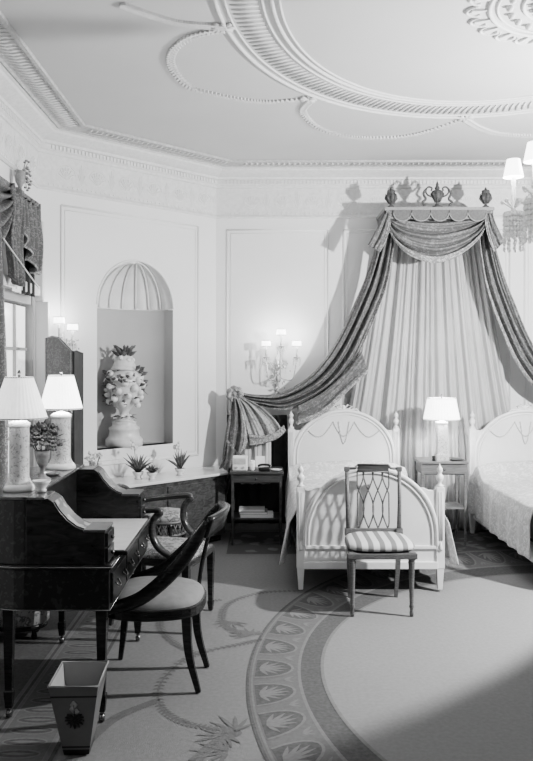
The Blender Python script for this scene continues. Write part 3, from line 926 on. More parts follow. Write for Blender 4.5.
# ------------------------------------------------------------------ night tables
def night_table(X0, X1, Y, zt, label, shelf, dz, wd='stand_wood', depth=.36):
    cx = (X0 + X1) / 2; w = X1 - X0
    t = thing('night_table', label, 'side table', (cx, Y + depth / 2, 0), group='night tables')
    mb = MB(); mb.box((0, 0, zt - .012), (w, depth, .024)); mb.build('tabletop', M[wd], t, bevel=.004)
    mb = MB()
    for sx in (-1, 1): mb.box((sx * (w / 2 - .026), 0, zt - .024 - dz / 2), (.012, depth - .06, dz))
    mb.box((0, depth / 2 - .03, zt - .024 - dz / 2), (w - .06, .012, dz)); mb.box((0, -.01, zt - .024 - dz), (w - .06, depth - .08, .01))
    mb.build('apron', M[wd], t)
    mb = MB(); mb.box((0, -depth / 2 + .022, zt - .026 - dz / 2), (w - .07, .018, dz - .012)); dr = mb.build('drawer', M[wd], t, bevel=.002)
    mb = MB(); mb.ball((0, -depth / 2 + .004, zt - .026 - dz / 2), .009, seg=8, rings=6); mb.build('knob', M['brass'], dr)
    for sx in (-1, 1):
        for sy in (-1, 1):
            mb = MB(); mb.box((sx * (w / 2 - .025), sy * (depth / 2 - .025), (zt - .024) / 2 + .003), (.026, .026, zt - .03), taper=(.6, .6)); mb.build('leg', M[wd], t, bevel=.002)
    mb = MB(); mb.box((0, 0, shelf), (w - .052, depth - .05, .014)); mb.build('shelf', M[wd], t)
    return t
nt1 = night_table(-.285, .19, 7.02, .655, 'slim dark night table under the brocade fall, left of the bed', .235, .075)
nt2 = night_table(1.39, 1.815, 7.02, .745, 'night table with a lit lamp between the two beds', .33, .09, 'stand_lit')

def shade_mesh(mb, c, rt, rb, h, pleat=36, seg=72):
    c = Vector(c)
    def fn(u, v):
        th = u * 2 * PI; r = rb + (rt - rb) * v
        r *= 1 + .012 * math.cos(th * pleat)
        return c + Vector((r * math.cos(th), r * math.sin(th), h * v))
    mb.grid(fn, seg * 2, 4)
def table_lamp(loc, label, rt, rb, hs, zsb, body, shade_mat, group='table lamps', round_=True, e=6):
    t = thing('table_lamp', label, 'lamp', loc, group=group)
    h, r = body
    mb = MB()
    if round_:
        mb.lathe([(r * 1.45, 0), (r * 1.5, .012), (r * 1.3, .03), (r * 1.15, .045), (r * 1.02, .06), (r, .07), (r, h - .03), (r * 1.06, h - .025), (r * 1.06, h - .015), (r * .8, h - .005), (r * .4, h)], (0, 0, 0), 24)
    else:
        mb.lathe([(r * 1.25, 0), (r * 1.25, .05), (r, .06), (r, h - .03), (r * 1.1, h - .02), (r * 1.1, h - .005), (r * .4, h)], (0, 0, 0), sq=True)
    mb.build('lamp_base', M['lamp_body'], t)
    mb = MB()
    if round_: mb.lathe([(r * 1.56, -.0), (r * 1.56, .012), (r * 1.35, .032)], (0, 0, 0), 24); mb.build('foot_ring', M['porcelain'], t); mb = MB()
    mb.lathe([(r * 1.08, h - .03), (r * 1.1, h - .012), (r * .8, h - .002), (.3 * r, h + .006)], (0, 0, 0), 24)
    mb.build('porcelain_trim', M['porcelain'], t)
    mb = MB(); mb.tube([(0, 0, h - .01), (0, 0, zsb + hs + .01)], .006, 8); mb.lathe([(.006, 0), (.01, .01), (.002, .025)], (0, 0, zsb + hs + .008), 8)
    for a in (0, PI / 2, PI, 3 * PI / 2): mb.tube([(0, 0, zsb + hs - .012), (math.cos(a) * rt, math.sin(a) * rt, zsb + hs - .012)], .002, 4)
    mb.build('stem', M['brass'], t)
    mb = MB(); shade_mesh(mb, (0, 0, zsb), rt, rb, hs)
    s = mb.build('lamp_shade', shade_mat, t, solid=.002)
    for rr, z in ((rb, zsb + .004), (rt, zsb + hs - .004)):
        mb = MB(); mb.tube([(rr * 1.005 * math.cos(2 * PI * i / 40), rr * 1.005 * math.sin(2 * PI * i / 40), z) for i in range(40)], .0035, 5, close=True)
        mb.build('shade_binding', M['shade_trim'], s)
    ld = bpy.data.lights.new('bulb', 'POINT'); ld.energy = e; ld.shadow_soft_size = .03
    lo = bpy.data.objects.new('bulb', ld); COL.objects.link(lo); lo.parent = t; lo.location = (0, 0, zsb + hs * .35)
    return t
# lamp between beds
table_lamp((1.605, 7.15, .745), 'small square-based lamp with a bright shade on the night table between the beds', .122, .160, .195, .36, (.345, .043), M['shade_far'], round_=False, e=16)
# small things on night tables
def small(name, label, cat, mb, mat, group=None, **k):
    return tag(mb.build(name, mat, **k), label, cat, group)
mb = MB(); mb.lathe([(.014, 0), (.016, .01), (.012, .02), (.016, .04), (.01, .045)], (1.52, 7.08, .746), 10); small('inkpot', 'tiny dark pot beside the lamp between the beds', 'pot', mb, M['black'])
mb = MB(); mb.lathe([(.045, 0), (.062, .006), (.066, .012), (.060, .012), (.04, .006)], (1.73, 7.10, .746), 20); small('dish', 'small dark dish right of the lamp between the beds', 'dish', mb, M['mid_wood'])
z1t = .656
t = thing('clock_radio', 'white boxy bedside radio on the left night table', 'radio', (-.195, 7.13, z1t))
mb = MB(); mb.box((0, 0, .065), (.135, .10, .128)); r_ = mb.build('casing', M['paper'], t, bevel=.01)
mb = MB()
mb.box((0, -.052, .085), (.10, .006, .05)); mb.build('grille', M['shade_trim'], t)
for x in (-.03, .03):
    mb = MB(); mb.tube([(x, -.05, .03), (x, -.062, .03)], .011, 10); mb.build('dial', M['book'], t)
mb = MB(); mb.prism([(-.04, 0), (.04, 0), (.04, .118), (-.04, .118)], lambda u, v, w: Vector((-.015 + u, 7.17 + w + v * .2, z1t + v)), .004)
small('card', 'white card standing on the left night table', 'card', mb, M['paper'])
mb = MB(); mb.lathe([(.020, 0), (.022, .004), (.024, .09), (.021, .09), (.019, .01)], (-.085, 7.12, z1t), 14); small('drinking_glass', 'clear tumbler between the radio and the white card', 'glass', mb, M['crystal'])
t = thing('telephone', 'small dark telephone in front of the white card', 'telephone', (.02, 7.10, z1t))
mb = MB(); mb.box((0, 0, .016), (.10, .08, .030)); mb.build('phone_body', M['black'], t, bevel=.008)
mb = MB(); mb.tube(spline([(-.055, 0, .040), (-.03, 0, .052), (.03, 0, .052), (.055, 0, .040)], 10), .010, 8); mb.build('handset', M['black'], t)
mb = MB(); mb.lathe([(.03, 0), (.05, .008), (.054, .014), (.048, .014), (.03, .006)], (.125, 7.10, z1t), 18); small('saucer', 'white saucer at the right corner of the left night table', 'saucer', mb, M['porcelain'])
for i, (w, dd, h, dx, m, lab) in enumerate(((.29, .21, .025, -.0, 'paper', 'large pale magazine lowest on the left night table shelf'), (.25, .18, .022, -.03, 'book_d', 'dark book lying in the middle of the shelf stack'), (.23, .17, .022, -.045, 'book', 'grey book on top of the shelf stack'))):
    z = .2425 + .0 + [0, .0255, .048][i]
    mb = MB(); mb.mi = 0
    mb.box((-.045 + dx, 7.18, z + h / 2), (w - .006, dd - .004, h - .006)); mb.mi = 1
    mb.box((-.045 + dx, 7.18, z + .0015), (w, dd, .003)); mb.box((-.045 + dx, 7.18, z + h - .0015), (w, dd, .003)); mb.box((-.045 + dx - w / 2 + .001, 7.18, z + h / 2), (.003, dd, h - .001))
    small('book', lab, 'book', mb, [M['paper'], M[m]], 'books on the night table shelf')

# ------------------------------------------------------------------ lattice-back chair
def lattice_chair():
    cx, yF, yB = .762, 5.08, 5.47
    t = thing('side_chair', 'lattice-back side chair with a striped seat at the foot of the bed', 'chair', (cx, 5.27, 0))
    L = lambda x, y, z: Vector((x, y - 5.27, z))
    m = M['chair_paint']
    legp = [(.011, 0), (.014, .02), (.011, .035), (.012, .05), (.017, .06), (.013, .075), (.020, .33), (.024, .345), (.018, .352), (.024, .36)]
    for sx in (-1, 1):
        mb = MB(); mb.lathe(legp, L(sx * .188, yF, .006), 12); mb.build('leg', m, t)
        mb = MB(); mb.tube([L(sx * .158, yB + .03, .006), L(sx * .165, yB + .0, .2), L(sx * .172, yB - .015, .44)], [.011, .015, .018], 4, side=(1, 0, 0)); mb.build('leg', m, t)
        mb = MB(); mb.tube([L(sx * .172, yB - .015, .44), L(sx * .178, yB + .0, .66), L(sx * .180, yB + .025, .885)], [.017, .013, .013], 8); mb.build('back_post', m, t)
        for c_, d_ in ((L(sx * .188, yF, .391), (.046, .046, .048)), (L(sx * .174, yB - .012, .462), (.046, .036, .05)), (L(sx * .18, yB + .024, .885), (.036, .028, .03))):
            mb = MB(); mb.box(c_, d_); mb.build('corner_block', m, t, bevel=.003)
    # seat rails (tapering plan)
    P = [(-.205, yF - .012), (.205, yF - .012), (.178, yB), (-.178, yB)]
    mb = MB()
    for i in range(4):
        a, b = P[i], P[(i + 1) % 4]
        mb.tube([L(a[0], a[1], .392), L(b[0], b[1], .392)], .012, 4, side=(0, 0, 1) if False else None, r2=None)
    mb.bm.free(); mb = MB()
    pl = [(-.222, yF - .028), (.222, yF - .028), (.190, yB + .01), (-.190, yB + .01)]
    mb.prism(pl, lambda u, v, w: L(u, v, .372 + w), .038); mb.build('seat_rail', m, t, bevel=.006)
    # cushion
    mb = MB()
    def fn(u, v):
        th = u * 2 * PI; ph = -PI / 2 + PI * v
        cc, ss = math.cos(th), math.sin(th)
        k = (abs(cc) ** 4 + abs(ss) ** 4) ** -.25
        r = math.cos(ph) ** .3 if math.cos(ph) > 1e-6 else 0
        y = ss * k * r * .215; x = cc * k * r * (.232 - .030 * (y / .215 + 1) / 2 * 1.0)
        z = math.sin(ph) * (.028 if ph < 0 else .036)
        return L(x, (yF + yB) / 2 - .015 + y, .438 + z)
    mb.grid(fn, 64, 16); mb.build('seat_cushion', M['stripe'], t, weld=True)
    # back rails
    mb = MB(); mb.box(L(0, yB - .006, .470), (.32, .022, .030)); mb.build('lower_rail', m, t, bevel=.003)
    mb = MB()
    mb.box(L(0, yB + .028, .893), (.215, .024, .055)); cr = mb.build('crest_rail', M['mid_wood'], t, bevel=.003)
    mb = MB()
    for sx in (-1, 1): mb.tube([L(sx * .105, yB + .026, .905), L(sx * .125, yB + .026, .89), L(sx * .172, yB + .026, .888)], [.012, .009, .010], 8)
    mb.tube([L(-.10, yB + .014, .868), L(.10, yB + .014, .868)], .005, 6); mb.tube([L(-.10, yB + .014, .918), L(.10, yB + .014, .918)], .005, 6)
    mb.build('crest_moulding', m, cr)
    # lattice splat
    def ly(z): return yB - .004 + .030 * (z - .48) / .40
    n = 3
    for k in range(4):
        for s in (-1, 1):
            x0 = -.098 + .065 * k
            pts = []
            for i in range(21):
                tt = i / 20; z = .485 + .385 * tt
                x = x0 + s * .0325 * math.sin(tt * PI * 1.5 + .0) * (1.1)
                x = max(-.108, min(.108, x)); pts.append(L(x, ly(z) + (.003 if s > 0 else -.003), z))
            mb = MB(); mb.tube(pts, .0048, 6); mb.build('lattice_strand', m, t)
    return t
lattice_chair()

# ------------------------------------------------------------------ writing desk
def make_desk():
    t = thing('writing_desk', 'dark inlaid writing desk with curved raised gallery carrying the lamps', 'desk', (-1.0, 4.12, 0))
    O = Vector((-1.0, 4.12, 0)); W = lambda x, y, z: Vector((x, y, z)) - O
    XF, XB, Y0, Y1 = -.68, -1.36, 3.56, 4.70
    def plan(xf, xb, y0, y1, r, n=10):
        pts = [(xf, y0)]; 
        pts = [(xf, y0), (xf, y1)]
        for i in range(n + 1):
            a = PI / 2 * i / n; pts.append((xb + r - r * math.sin(a), y1 - r + r * math.cos(a)))
        for i in range(n + 1):
            a = PI / 2 * i / n; pts.append((xb + r - r * math.cos(a), y0 + r - r * math.sin(a)))
        return pts
    mb = MB(); mb.prism(plan(XF, XB, Y0, Y1, .30), lambda u, v, w: W(u, v, .51 + w), .185); mb.build('carcase', M['inlay'], t, bevel=.004)
    mb = MB(); mb.prism(plan(XF + .012, XB - .012, Y0 - .012, Y1 + .012, .31), lambda u, v, w: W(u, v, .695 + w), .022); mb.build('desk_top', M['desk_wood'], t, bevel=.004)
    pl = plan(XF + .014, XB - .014, Y0 - .014, Y1 + .014, .312)
    mb = MB(); mb.tube([W(a, b, .708) for a, b in pl], .004, 6, close=True); mb.tube([W(a, b, .515) for a, b in plan(XF + .002, XB - .002, Y0 - .002, Y1 + .002, .30)], .003, 6, close=True)
    mb.build('brass_banding', M['brass'], t)
    # side galleries: profile in x,z
    prof = [(-.70, .717), (-.70, .862), (-.785, .868), (-.83, .885), (-.87, .915), (-.905, .955), (-.93, .995), (-.955, 1.012), (-1.052, 1.012), (-1.052, .717)]
    for (ya, yb) in ((Y0, Y0 + .17), (Y1 - .17, Y1)):
        mb = MB(); mb.prism(prof, lambda u, v, w, ya=ya: W(u, ya + w, v), yb - ya); g = mb.build('gallery_end', M['desk_wood'], t, bevel=.003)
        mb = MB()
        ym = ya + .02
        S = prof[2:7]
        def fn(u, v):
            k = u * 4; i = min(int(k), 3); f = k - i
            x = S[i][0] + (S[i + 1][0] - S[i][0]) * f; z = S[i][1] + (S[i + 1][1] - S[i][1]) * f
            return W(x + .002, ym + (yb - ya - .04) * v, z + .0025)
        mb.grid(fn, 16, 4); mb.build('inlaid_slope', M['inlay_light'], g)
        mb = MB()
        mb.box(W(-.745, (ya + yb) / 2, .868), (.10, yb - ya + .014, .012)); mb.build('gallery_cap', M['mid_wood'], g, bevel=.003)
        for z in (.755, .825):
            mb = MB(); mb.box(W(-.695, (ya + yb) / 2, z), (.016, yb - ya - .02, .06)); dr = mb.build('small_drawer', M['inlay'], g, bevel=.002)
            mb = MB(); mb.ball(W(-.680, (ya + yb) / 2, z), .009, seg=8, rings=6); mb.build('knob', M['brass'], dr) if False else mb.build('knob', M['brass'], g)
    # back gallery
    bp = plan(-1.05, XB, Y0, Y1, .30)
    mb = MB(); mb.prism(bp, lambda u, v, w: W(u, v, .717 + w), .288); mb.build('back_gallery', M['inlay'], t, bevel=.003)
    mb = MB(); mb.prism(plan(-.965, XB - .008, Y0 - .008, Y0 + .175, .17), lambda u, v, w: W(u, v, 1.008 + w), .010)
    mb.prism(plan(-1.045, XB - .008, Y0 - .008, Y1 + .008, .305), lambda u, v, w: W(u, v, 1.006 + w), .014); mb.build('gallery_top', M['gallery_top'], t, bevel=.003)
    # writing slope
    mb = MB(); mb.box(W(-.86, (Y0 + Y1) / 2, .7265), (.46, Y1 - Y0 - .36, .018)); wt_ = mb.build('writing_leaf', M['dark_wood'], t, bevel=.003)
    mb = MB(); mb.box(W(-.86, (Y0 + Y1) / 2, .7365), (.43, Y1 - Y0 - .39, .004)); mb.build('leather_inset', M['leather'], wt_)
    # frieze drawers facing the sitter
    for k in range(3):
        yc = Y0 + .20 + k * .37; mb = MB(); mb.box(W(XF + .004, yc, .605), (.018, .34, .135)); dr = mb.build('drawer', M['inlay'], t, bevel=.003)
        for dy in (-.09, .09):
            mb = MB(); mb.tube(spline([W(XF + .014, yc + dy - .03, .62), W(XF + .03, yc + dy - .02, .60), W(XF + .03, yc + dy + .02, .60), W(XF + .014, yc + dy + .03, .62)], 8), .004, 6)
            mb.build('drawer_pull', M['brass'], dr)
    # legs with casters
    for x, y in ((-.72, 3.60), (-1.15, 3.64), (-.72, 4.64), (-1.15, 4.60)):
        mb = MB(); mb.tube([W(x, y, .512), W(x, y, .13), W(x, y, .125), W(x, y, .10), W(x, y, .05)], [.024, .015, .020, .019, .014], 4, side=(1, 0, 0))
        lg = mb.build('leg', M['dark_wood'], t)
        mb = MB(); mb.tube([W(x - .011, y, .022), W(x + .011, y, .022)], .017, 12); mb.tube([W(x, y, .052), W(x, y, .035)], .008, 6); mb.build('caster', M['brass'], lg)
    return t
make_desk()
ZG = 1.021
# lamps on the desk
table_lamp((-1.135, 3.74, ZG), 'porcelain column lamp nearest the camera on the desk, pleated shade', .062, .128, .195, .335, (.325, .046), M['shade'], e=2.5)
table_lamp((-1.13, 4.50, ZG), 'porcelain column lamp at the far end of the desk, before the screen', .068, .118, .19, .335, (.315, .052), M['shade_far'], e=4)
# flowers in glass vase on the desk
def flowers(mbp, mbl, c, R, n, seed, pr=.016):
    r = random.Random(seed)
    for k in range(n):
        th = r.uniform(0, 2 * PI); ph = r.uniform(-.3, 1.5); rr = R * r.uniform(.55, 1)
        p = Vector(c) + Vector((rr * math.cos(th) * math.cos(ph), rr * math.sin(th) * math.cos(ph), rr * math.sin(ph) * .9))
        if k % 3 == 0:
            for j in range(5):
                a = j * 2 * PI / 5; mbp.ball(p + Vector((math.cos(a) * pr * .8, math.sin(a) * pr * .8, pr * .3 * (j % 2))), pr * .62, seg=6, rings=4)
        else:
            d = (p - Vector(c)).normalized(); e = p + d * .02
            mbl.tube([p - d * .02, p, e], [.002, pr * .8, .002], 5, r2=[.001, .003, .001])
def vase(loc, label, h, R, bouquet_r, seed, gm, lm, pm, prof, rel, n=60, cat='flower vase', name='flower_vase'):
    t = thing(name, label, cat, loc)
    mb = MB(); mb.lathe(prof, (0, 0, 0), 20); mb.build('vase', gm, t)
    a, b = MB(), MB(); flowers(a, b, (0, 0, rel), bouquet_r, n, seed)
    for k in range(9):
        th = k * .7; b.tube([(0, 0, h * .6), (math.cos(th) * bouquet_r * .5, math.sin(th) * bouquet_r * .5, rel)], .002, 4)
    f = a.build('blossoms', pm, t); f['kind'] = 'stuff'
    l = b.build('leaves', lm, t); l['kind'] = 'stuff'
    return t
vase((-1.115, 4.06, ZG), 'glass goblet of dark leaves and flowers between the two desk lamps', .15, .03, .108, 4, M['glassv'], M['leafdark'], M['leafmid'],
     [(.042, 0), (.044, .008), (.020, .02), (.012, .04), (.012, .06), (.026, .085), (.036, .12), (.040, .15), (.036, .15), (.02, .10)], .19, 150)
mb = MB(); mb.lathe([(.022, 0), (.024, .01), (.018, .014), (.038, .04), (.044, .052), (.040, .052), (.02, .02)], (-1.02, 3.70, ZG), 20); small('bowl', 'small pale footed bowl on the desk right of the nearest lamp', 'bowl', mb, M['porcelain'])
mb = MB(); mb.lathe([(.05, 0), (.06, .006), (.07, .014), (.064, .014), (.04, .006)], (-1.13, 4.24, ZG), 20); small('dish', 'flat grey dish on the desk between the goblet and far lamp', 'dish', mb, M['glassv'])

# ------------------------------------------------------------------ tub armchair at the desk
def tub_chair():
    t = thing('desk_chair', 'dark curved-arm chair with a plain pale seat drawn up to the desk', 'chair', (-.535, 4.09, 0), PI - .06)
    m = M['dark_wood']
    # local +x = forward
    for sy in (-1, 1):
        mb = MB(); mb.tube(spline([(.25, sy * .25, .006), (.225, sy * .235, .2), (.215, sy * .235, .42)], 10), [.011 + .011 * i / 10 for i in range(11)], 4, side=(1, 0, 0)); mb.build('leg', m, t)
        mb = MB(); mb.tube(spline([(-.235, sy * .165, .006), (-.185, sy * .155, .2), (-.175, sy * .165, .42)], 10), [.012 + .012 * i / 10 for i in range(11)], 4, side=(1, 0, 0)); mb.build('leg', m, t)
        mb = MB()
        P = spline([(-.285, sy * .225, .85), (-.235, sy * .245, .77), (-.175, sy * .255, .68), (-.09, sy * .262, .585), (.02, sy * .265, .495), (.12, sy * .262, .452), (.215, sy * .25, .425)], 26)
        mb.tube(P, [.036 - .006 * abs(i - 13) / 13 - (.012 * (4 - i) / 4 if i < 4 else 0) for i in range(27)], 8, side=(.6, 0, .8), r2=.016); mb.build('arm', m, t)
        if sy > 0: continue
        mb = MB(); mb.tube(spline([(-.185, sy * .165, .40), (-.205, sy * .19, .55), (-.24, sy * .215, .70), (-.29, sy * .225, .83)], 14), .015, 8, side=(0, 1, 0), r2=.011); mb.build('back_upright', m, t)
    # crest rail, a bowed board
    mb = MB()
    def fn(u, v):
        a = (u - .5) * 2; y = .235 * a; x = -.345 + .06 * a * a
        return Vector((x - .03 * (v - .5), y, 0.79 + .095 * v - .012 * a * a))
    mb.grid(fn, 24, 3); mb.build('crest_rail', m, t, solid=.026)
    # seat frame (rounded plan)
    def plan(k, n=40):
        out = []
        for i in range(n):
            th = 2 * PI * i / n; c, s = math.cos(th), math.sin(th); q_ = (abs(c) ** 3.2 + abs(s) ** 3.2) ** (-1 / 3.2)
            x = c * q_ * .245; y = s * q_ * (.265 - .045 * (0 if c > 0 else abs(c)))
            out.append((x * k, y * k))
        return out
    mb = MB(); mb.prism(plan(1.0), lambda u, v, w: Vector((u, v, .375 + w)), .052); mb.build('seat_frame', m, t, bevel=.006)
    mb = MB(); pl = plan(.955, 48)
    def fn(u, v):
        i = int(round(u * 48)) % 48; p = pl[i]; k = 1 - v ** 2.2 if v < 1 else 0
        k = math.cos(v * PI / 2) ** .5 if v < 1 else 0
        return Vector((p[0] * k, p[1] * k, .425 + .062 * math.sin(v * PI / 2)))
    mb.grid(fn, 48, 12); mb.build('seat_cushion', M['plush'], t, weld=True)
tub_chair()

# ------------------------------------------------------------------ needlepoint armchair behind
def needle_chair():
    t = thing('armchair', 'scroll-armed armchair with a flowered needlepoint seat behind the desk chair', 'chair', (-.62, 5.05, 0), -.26)
    m = M['chair_brown']
    for sy in (-1, 1):
        mb = MB(); mb.tube([(.235, sy * .23, .41), (.235, sy * .23, .07), (.235, sy * .23, .06), (.235, sy * .23, .006)], [.022, .014, .018, .012], 4, side=(1, 0, 0)); mb.build('leg', m, t)
        mb = MB(); mb.tube(spline([(-.275, sy * .20, .006), (-.235, sy * .20, .2), (-.225, sy * .205, .42)], 8), .017, 4, side=(1, 0, 0)); mb.build('leg', m, t)
        mb = MB()
        P = [(-.27, sy * .205, .70), (-.16, sy * .24, .715), (-.02, sy * .262, .730), (.06, sy * .265, .738), (.085, sy * .265, .722), (.06, sy * .265, .700), (.035, sy * .265, .66), (.035, sy * .265, .58), (.075, sy * .262, .51), (.14, sy * .255, .465), (.20, sy * .245, .435)]
        mb.tube(spline(P, 44), [.022 + (.008 if i > 22 else 0) for i in range(45)], 8, side=(0, 1, 0), r2=.021); mb.build('arm', m, t)
        mb = MB(); mb.tube(spline([(-.225, sy * .18, .41), (-.25, sy * .14, .52), (-.265, sy * .12, .56)], 8), .014, 8); mb.build('back_post', m, t)
    # oval back
    ov = [(math.cos(2 * PI * i / 36), math.sin(2 * PI * i / 36)) for i in range(36)]
    mb = MB(); mb.tube([Vector((-.29 - .03 * b, a * .21, .67 + b * .15)) for a, b in ov], .018, 8, close=True); mb.build('back_frame', m, t)
    mb = MB()
    def fn(u, v):
        a = 2 * PI * u; r = v
        return Vector((-.285 - .03 * math.sin(a) * r + .02 * (1 - r * r), 0.20 * r * math.cos(a), .67 + .135 * r * math.sin(a)))
    mb.grid(fn, 36, 8); mb.build('back_pad', M['floral_seat'], t, solid=.012)
    pl = [(-.235, -.20), (.255, -.25), (.27, 0), (.255, .25), (-.235, .20)]
    mb = MB(); mb.prism(pl, lambda u, v, w: Vector((u, v, .385 + w)), .05); mb.build('seat_frame', m, t, bevel=.01)
    mb = MB()
    def fn(u, v):
        th = 2 * PI * u; c, s = math.cos(th), math.sin(th); k = (abs(c) ** 5 + abs(s) ** 5) ** -.2; r = math.cos(v * PI / 2) ** .45 if v < 1 else 0
        x = c * k * .243 * r; return Vector((x + .01, s * k * (.222 + .05 * x) * r, .433 + .055 * math.sin(v * PI / 2)))
    mb.grid(fn, 48, 12); mb.build('seat_cushion', M['floral_seat'], t, weld=True)
needle_chair()

# round stool
t = thing('round_stool', 'small round stool with a flowered top beside the low cabinet', 'stool', (-.70, 5.72, 0))
mb = MB(); mb.lathe([(.155, .50), (.165, .51), (.165, .535), (.15, .553), (.10, .563), (.02, .568)], (0, 0, 0), 30); mb.build('seat_pad', M['floral_seat'], t)
mb = MB()
mb.tube([(.155 * math.cos(2 * PI * i / 30), .155 * math.sin(2 * PI * i / 30), .495) for i in range(30)], .012, 6, close=True)
mb.tube([(.150 * math.cos(2 * PI * i / 30), .150 * math.sin(2 * PI * i / 30), .405) for i in range(30)], .009, 6, close=True)
for k in range(24):
    for s in (-1, 1):
        a = 2 * PI * k / 24; b = a + s * 2 * PI / 24
        mb.tube([(.153 * math.cos(a), .153 * math.sin(a), .405), (.153 * math.cos(b), .153 * math.sin(b), .493)], .005, 5)
mb.build('pierced_apron', M['chair_paint'], t)
for k in range(4):
    a = k * PI / 2 + .4; mb = MB(); mb.tube(spline([(.145 * math.cos(a), .145 * math.sin(a), .50), (.150 * math.cos(a), .150 * math.sin(a), .3), (.185 * math.cos(a), .185 * math.sin(a), .008)], 10), [.018 - .008 * i / 10 for i in range(11)], 8); mb.build('leg', M['dark_wood'], t)

# footstool under the desk
t = thing('footstool', 'low flowered footstool on the floor beneath the desk', 'footstool', (-1.42, 4.72, 0), .2)
mb = MB(); mb.lathe([(.15, .09), (.16, .10), (.165, .18), (.15, .22), (.08, .24), (.01, .245)], (0, 0, 0), 28, 1, .8); mb.build('cushion', M['floral_seat'], t)
mb = MB(); mb.lathe([(.13, .06), (.15, .065), (.15, .09), (.13, .092)], (0, 0, 0), 24, 1, .8); mb.build('frame', M['dark_wood'], t)
for a in (.7, 2.4, 3.9, 5.5):
    mb = MB(); mb.lathe([(.012, .006), (.018, .02), (.012, .04), (.018, .064)], (.11 * math.cos(a), .09 * math.sin(a), 0), 10); mb.build('leg', M['dark_wood'], t)

# ------------------------------------------------------------------ waste basket
t = thing('waste_basket', 'square tapered grey waste basket painted with a floral spray near the desk leg', 'waste basket', (-.765, 3.35, 0), .04)
def bk(k, z, thick=0):  # half sizes at height
    f = z / .315; return (.050 + (.100 - .050) * f - thick, .062 + (.135 - .062) * f - thick)
mb = MB()
def cornered(hx, hy, z): return [(-hx, -hy, z), (hx, -hy, z), (hx, hy, z), (-hx, hy, z)]
def loft(mb, rings, mis):
    V = [[mb.bm.verts.new(p) for p in r] for r in rings]
    for i, (A, B) in enumerate(zip(V, V[1:])):
        mb.mi = mis[i]
        for j in range(4): mb._f([A[j], A[(j + 1) % 4], B[(j + 1) % 4], B[j]])
    mb.mi = mis[0]; mb._f(V[0]); mb.mi = mis[-1]; mb._f(V[-1])
zs = [.008, .030, .038, .046, .265, .273, .279, .300, .315]
rings = [cornered(*bk(0, z), z) for z in zs] + [cornered(*bk(0, .315, .006), .315), cornered(*bk(0, .02, .006), .02)]
loft(mb, rings, [1, 0, 1, 0, 1, 0, 0, 0, 0, 2])
bd = mb.build('basket_body', [M['basket'], M['black'], M['basket_in']], t, fixn=False)
mb = MB(); mb.tube([Vector(p) for p in cornered(*bk(0, .315), .316)], .004, 6, close=True); mb.build('rim', M['basket_in'], t)
mb = MB()
def fr(u, z, o=.003): return Vector((u, -bk(0, z)[1] - o, z))
for (u, z, r) in ((0, .235, .017), (-.006, .215, .014), (.010, .205, .012)):
    mb.mi = 1
    mb.tube([fr(u - r * .0, z - r), fr(u, z), fr(u, z + r)], [.003, r, .003], 10, side=(1, 0, 0), r2=.0015)
for k in range(11):
    a = -PI / 2 + (k - 5) * .42; L_ = .05 - .003 * abs(k - 5)
    mb.mi = 0
    p = (0, .175); e = (p[0] + L_ * math.cos(a), p[1] + L_ * math.sin(a))
    mb.tube([fr(*p), fr((p[0] + e[0]) / 2, (p[1] + e[1]) / 2), fr(*e)], [.002, .008, .002], 6, side=(math.sin(a), 0, -math.cos(a)), r2=.0012)
mb.tube([fr(0, .235), fr(.002, .17), fr(0, .125)], .002, 5)
mb.build('painted_spray', [M['black'], M['basket_in']], t)

# ------------------------------------------------------------------ low cabinet under the niche
def uw(u, w, z): return MfD(u, z, w)
LC0, LC1 = .30, LD - .02
ct = thing('low_cabinet', 'low veneered cabinet with a white marble top beneath the niche', 'cabinet', MfD((LC0 + LC1) / 2, 0, .22))
OC = MfD((LC0 + LC1) / 2, 0, .22)
mb = MB(); mb.prism([(LC0 + .02, .02), (LC1 - .42, .02), (LC1 - .02, .02), (LC1 - .25, .43), (LC0 + .02, .43)], lambda u, v, w: MfD(u, .06 + w, v) - OC, .535); mb.build('carcase', M['console'], ct, bevel=.004)
mb = MB(); mb.prism([(LC0, .02), (LC1, .02), (LC1, .10), (LC1 - .23, .45), (LC0, .45)], lambda u, v, w: MfD(u, .597 + w, v) - OC, .024); mb.build('marble_top', M['marble'], ct, bevel=.004)
mb = MB(); mb.prism([(LC0 + .05, .05), (LC1 - .10, .05), (LC1 - .28, .40), (LC0 + .05, .40)], lambda u, v, w: MfD(u, .006 + w, v) - OC, .06); mb.build('plinth', M['dark_wood'], ct)
for k in range(2):
    u = LC0 + .06 + k * .62
    mb = MB(); mb.prism([(u, .12), (u + .58, .12), (u + .58, .56), (u, .56)], lambda a, b, w: MfD(a, b, .431 + w) - OC, .012); dd = mb.build('door', M['console'], ct, bevel=.003)
    mb = MB(); mb.ball(MfD(u + (.54 if k == 0 else .04), .34, .45) - OC, .012, seg=8, rings=6); mb.build('knob', M['brass'], dd)
ZT = .6215
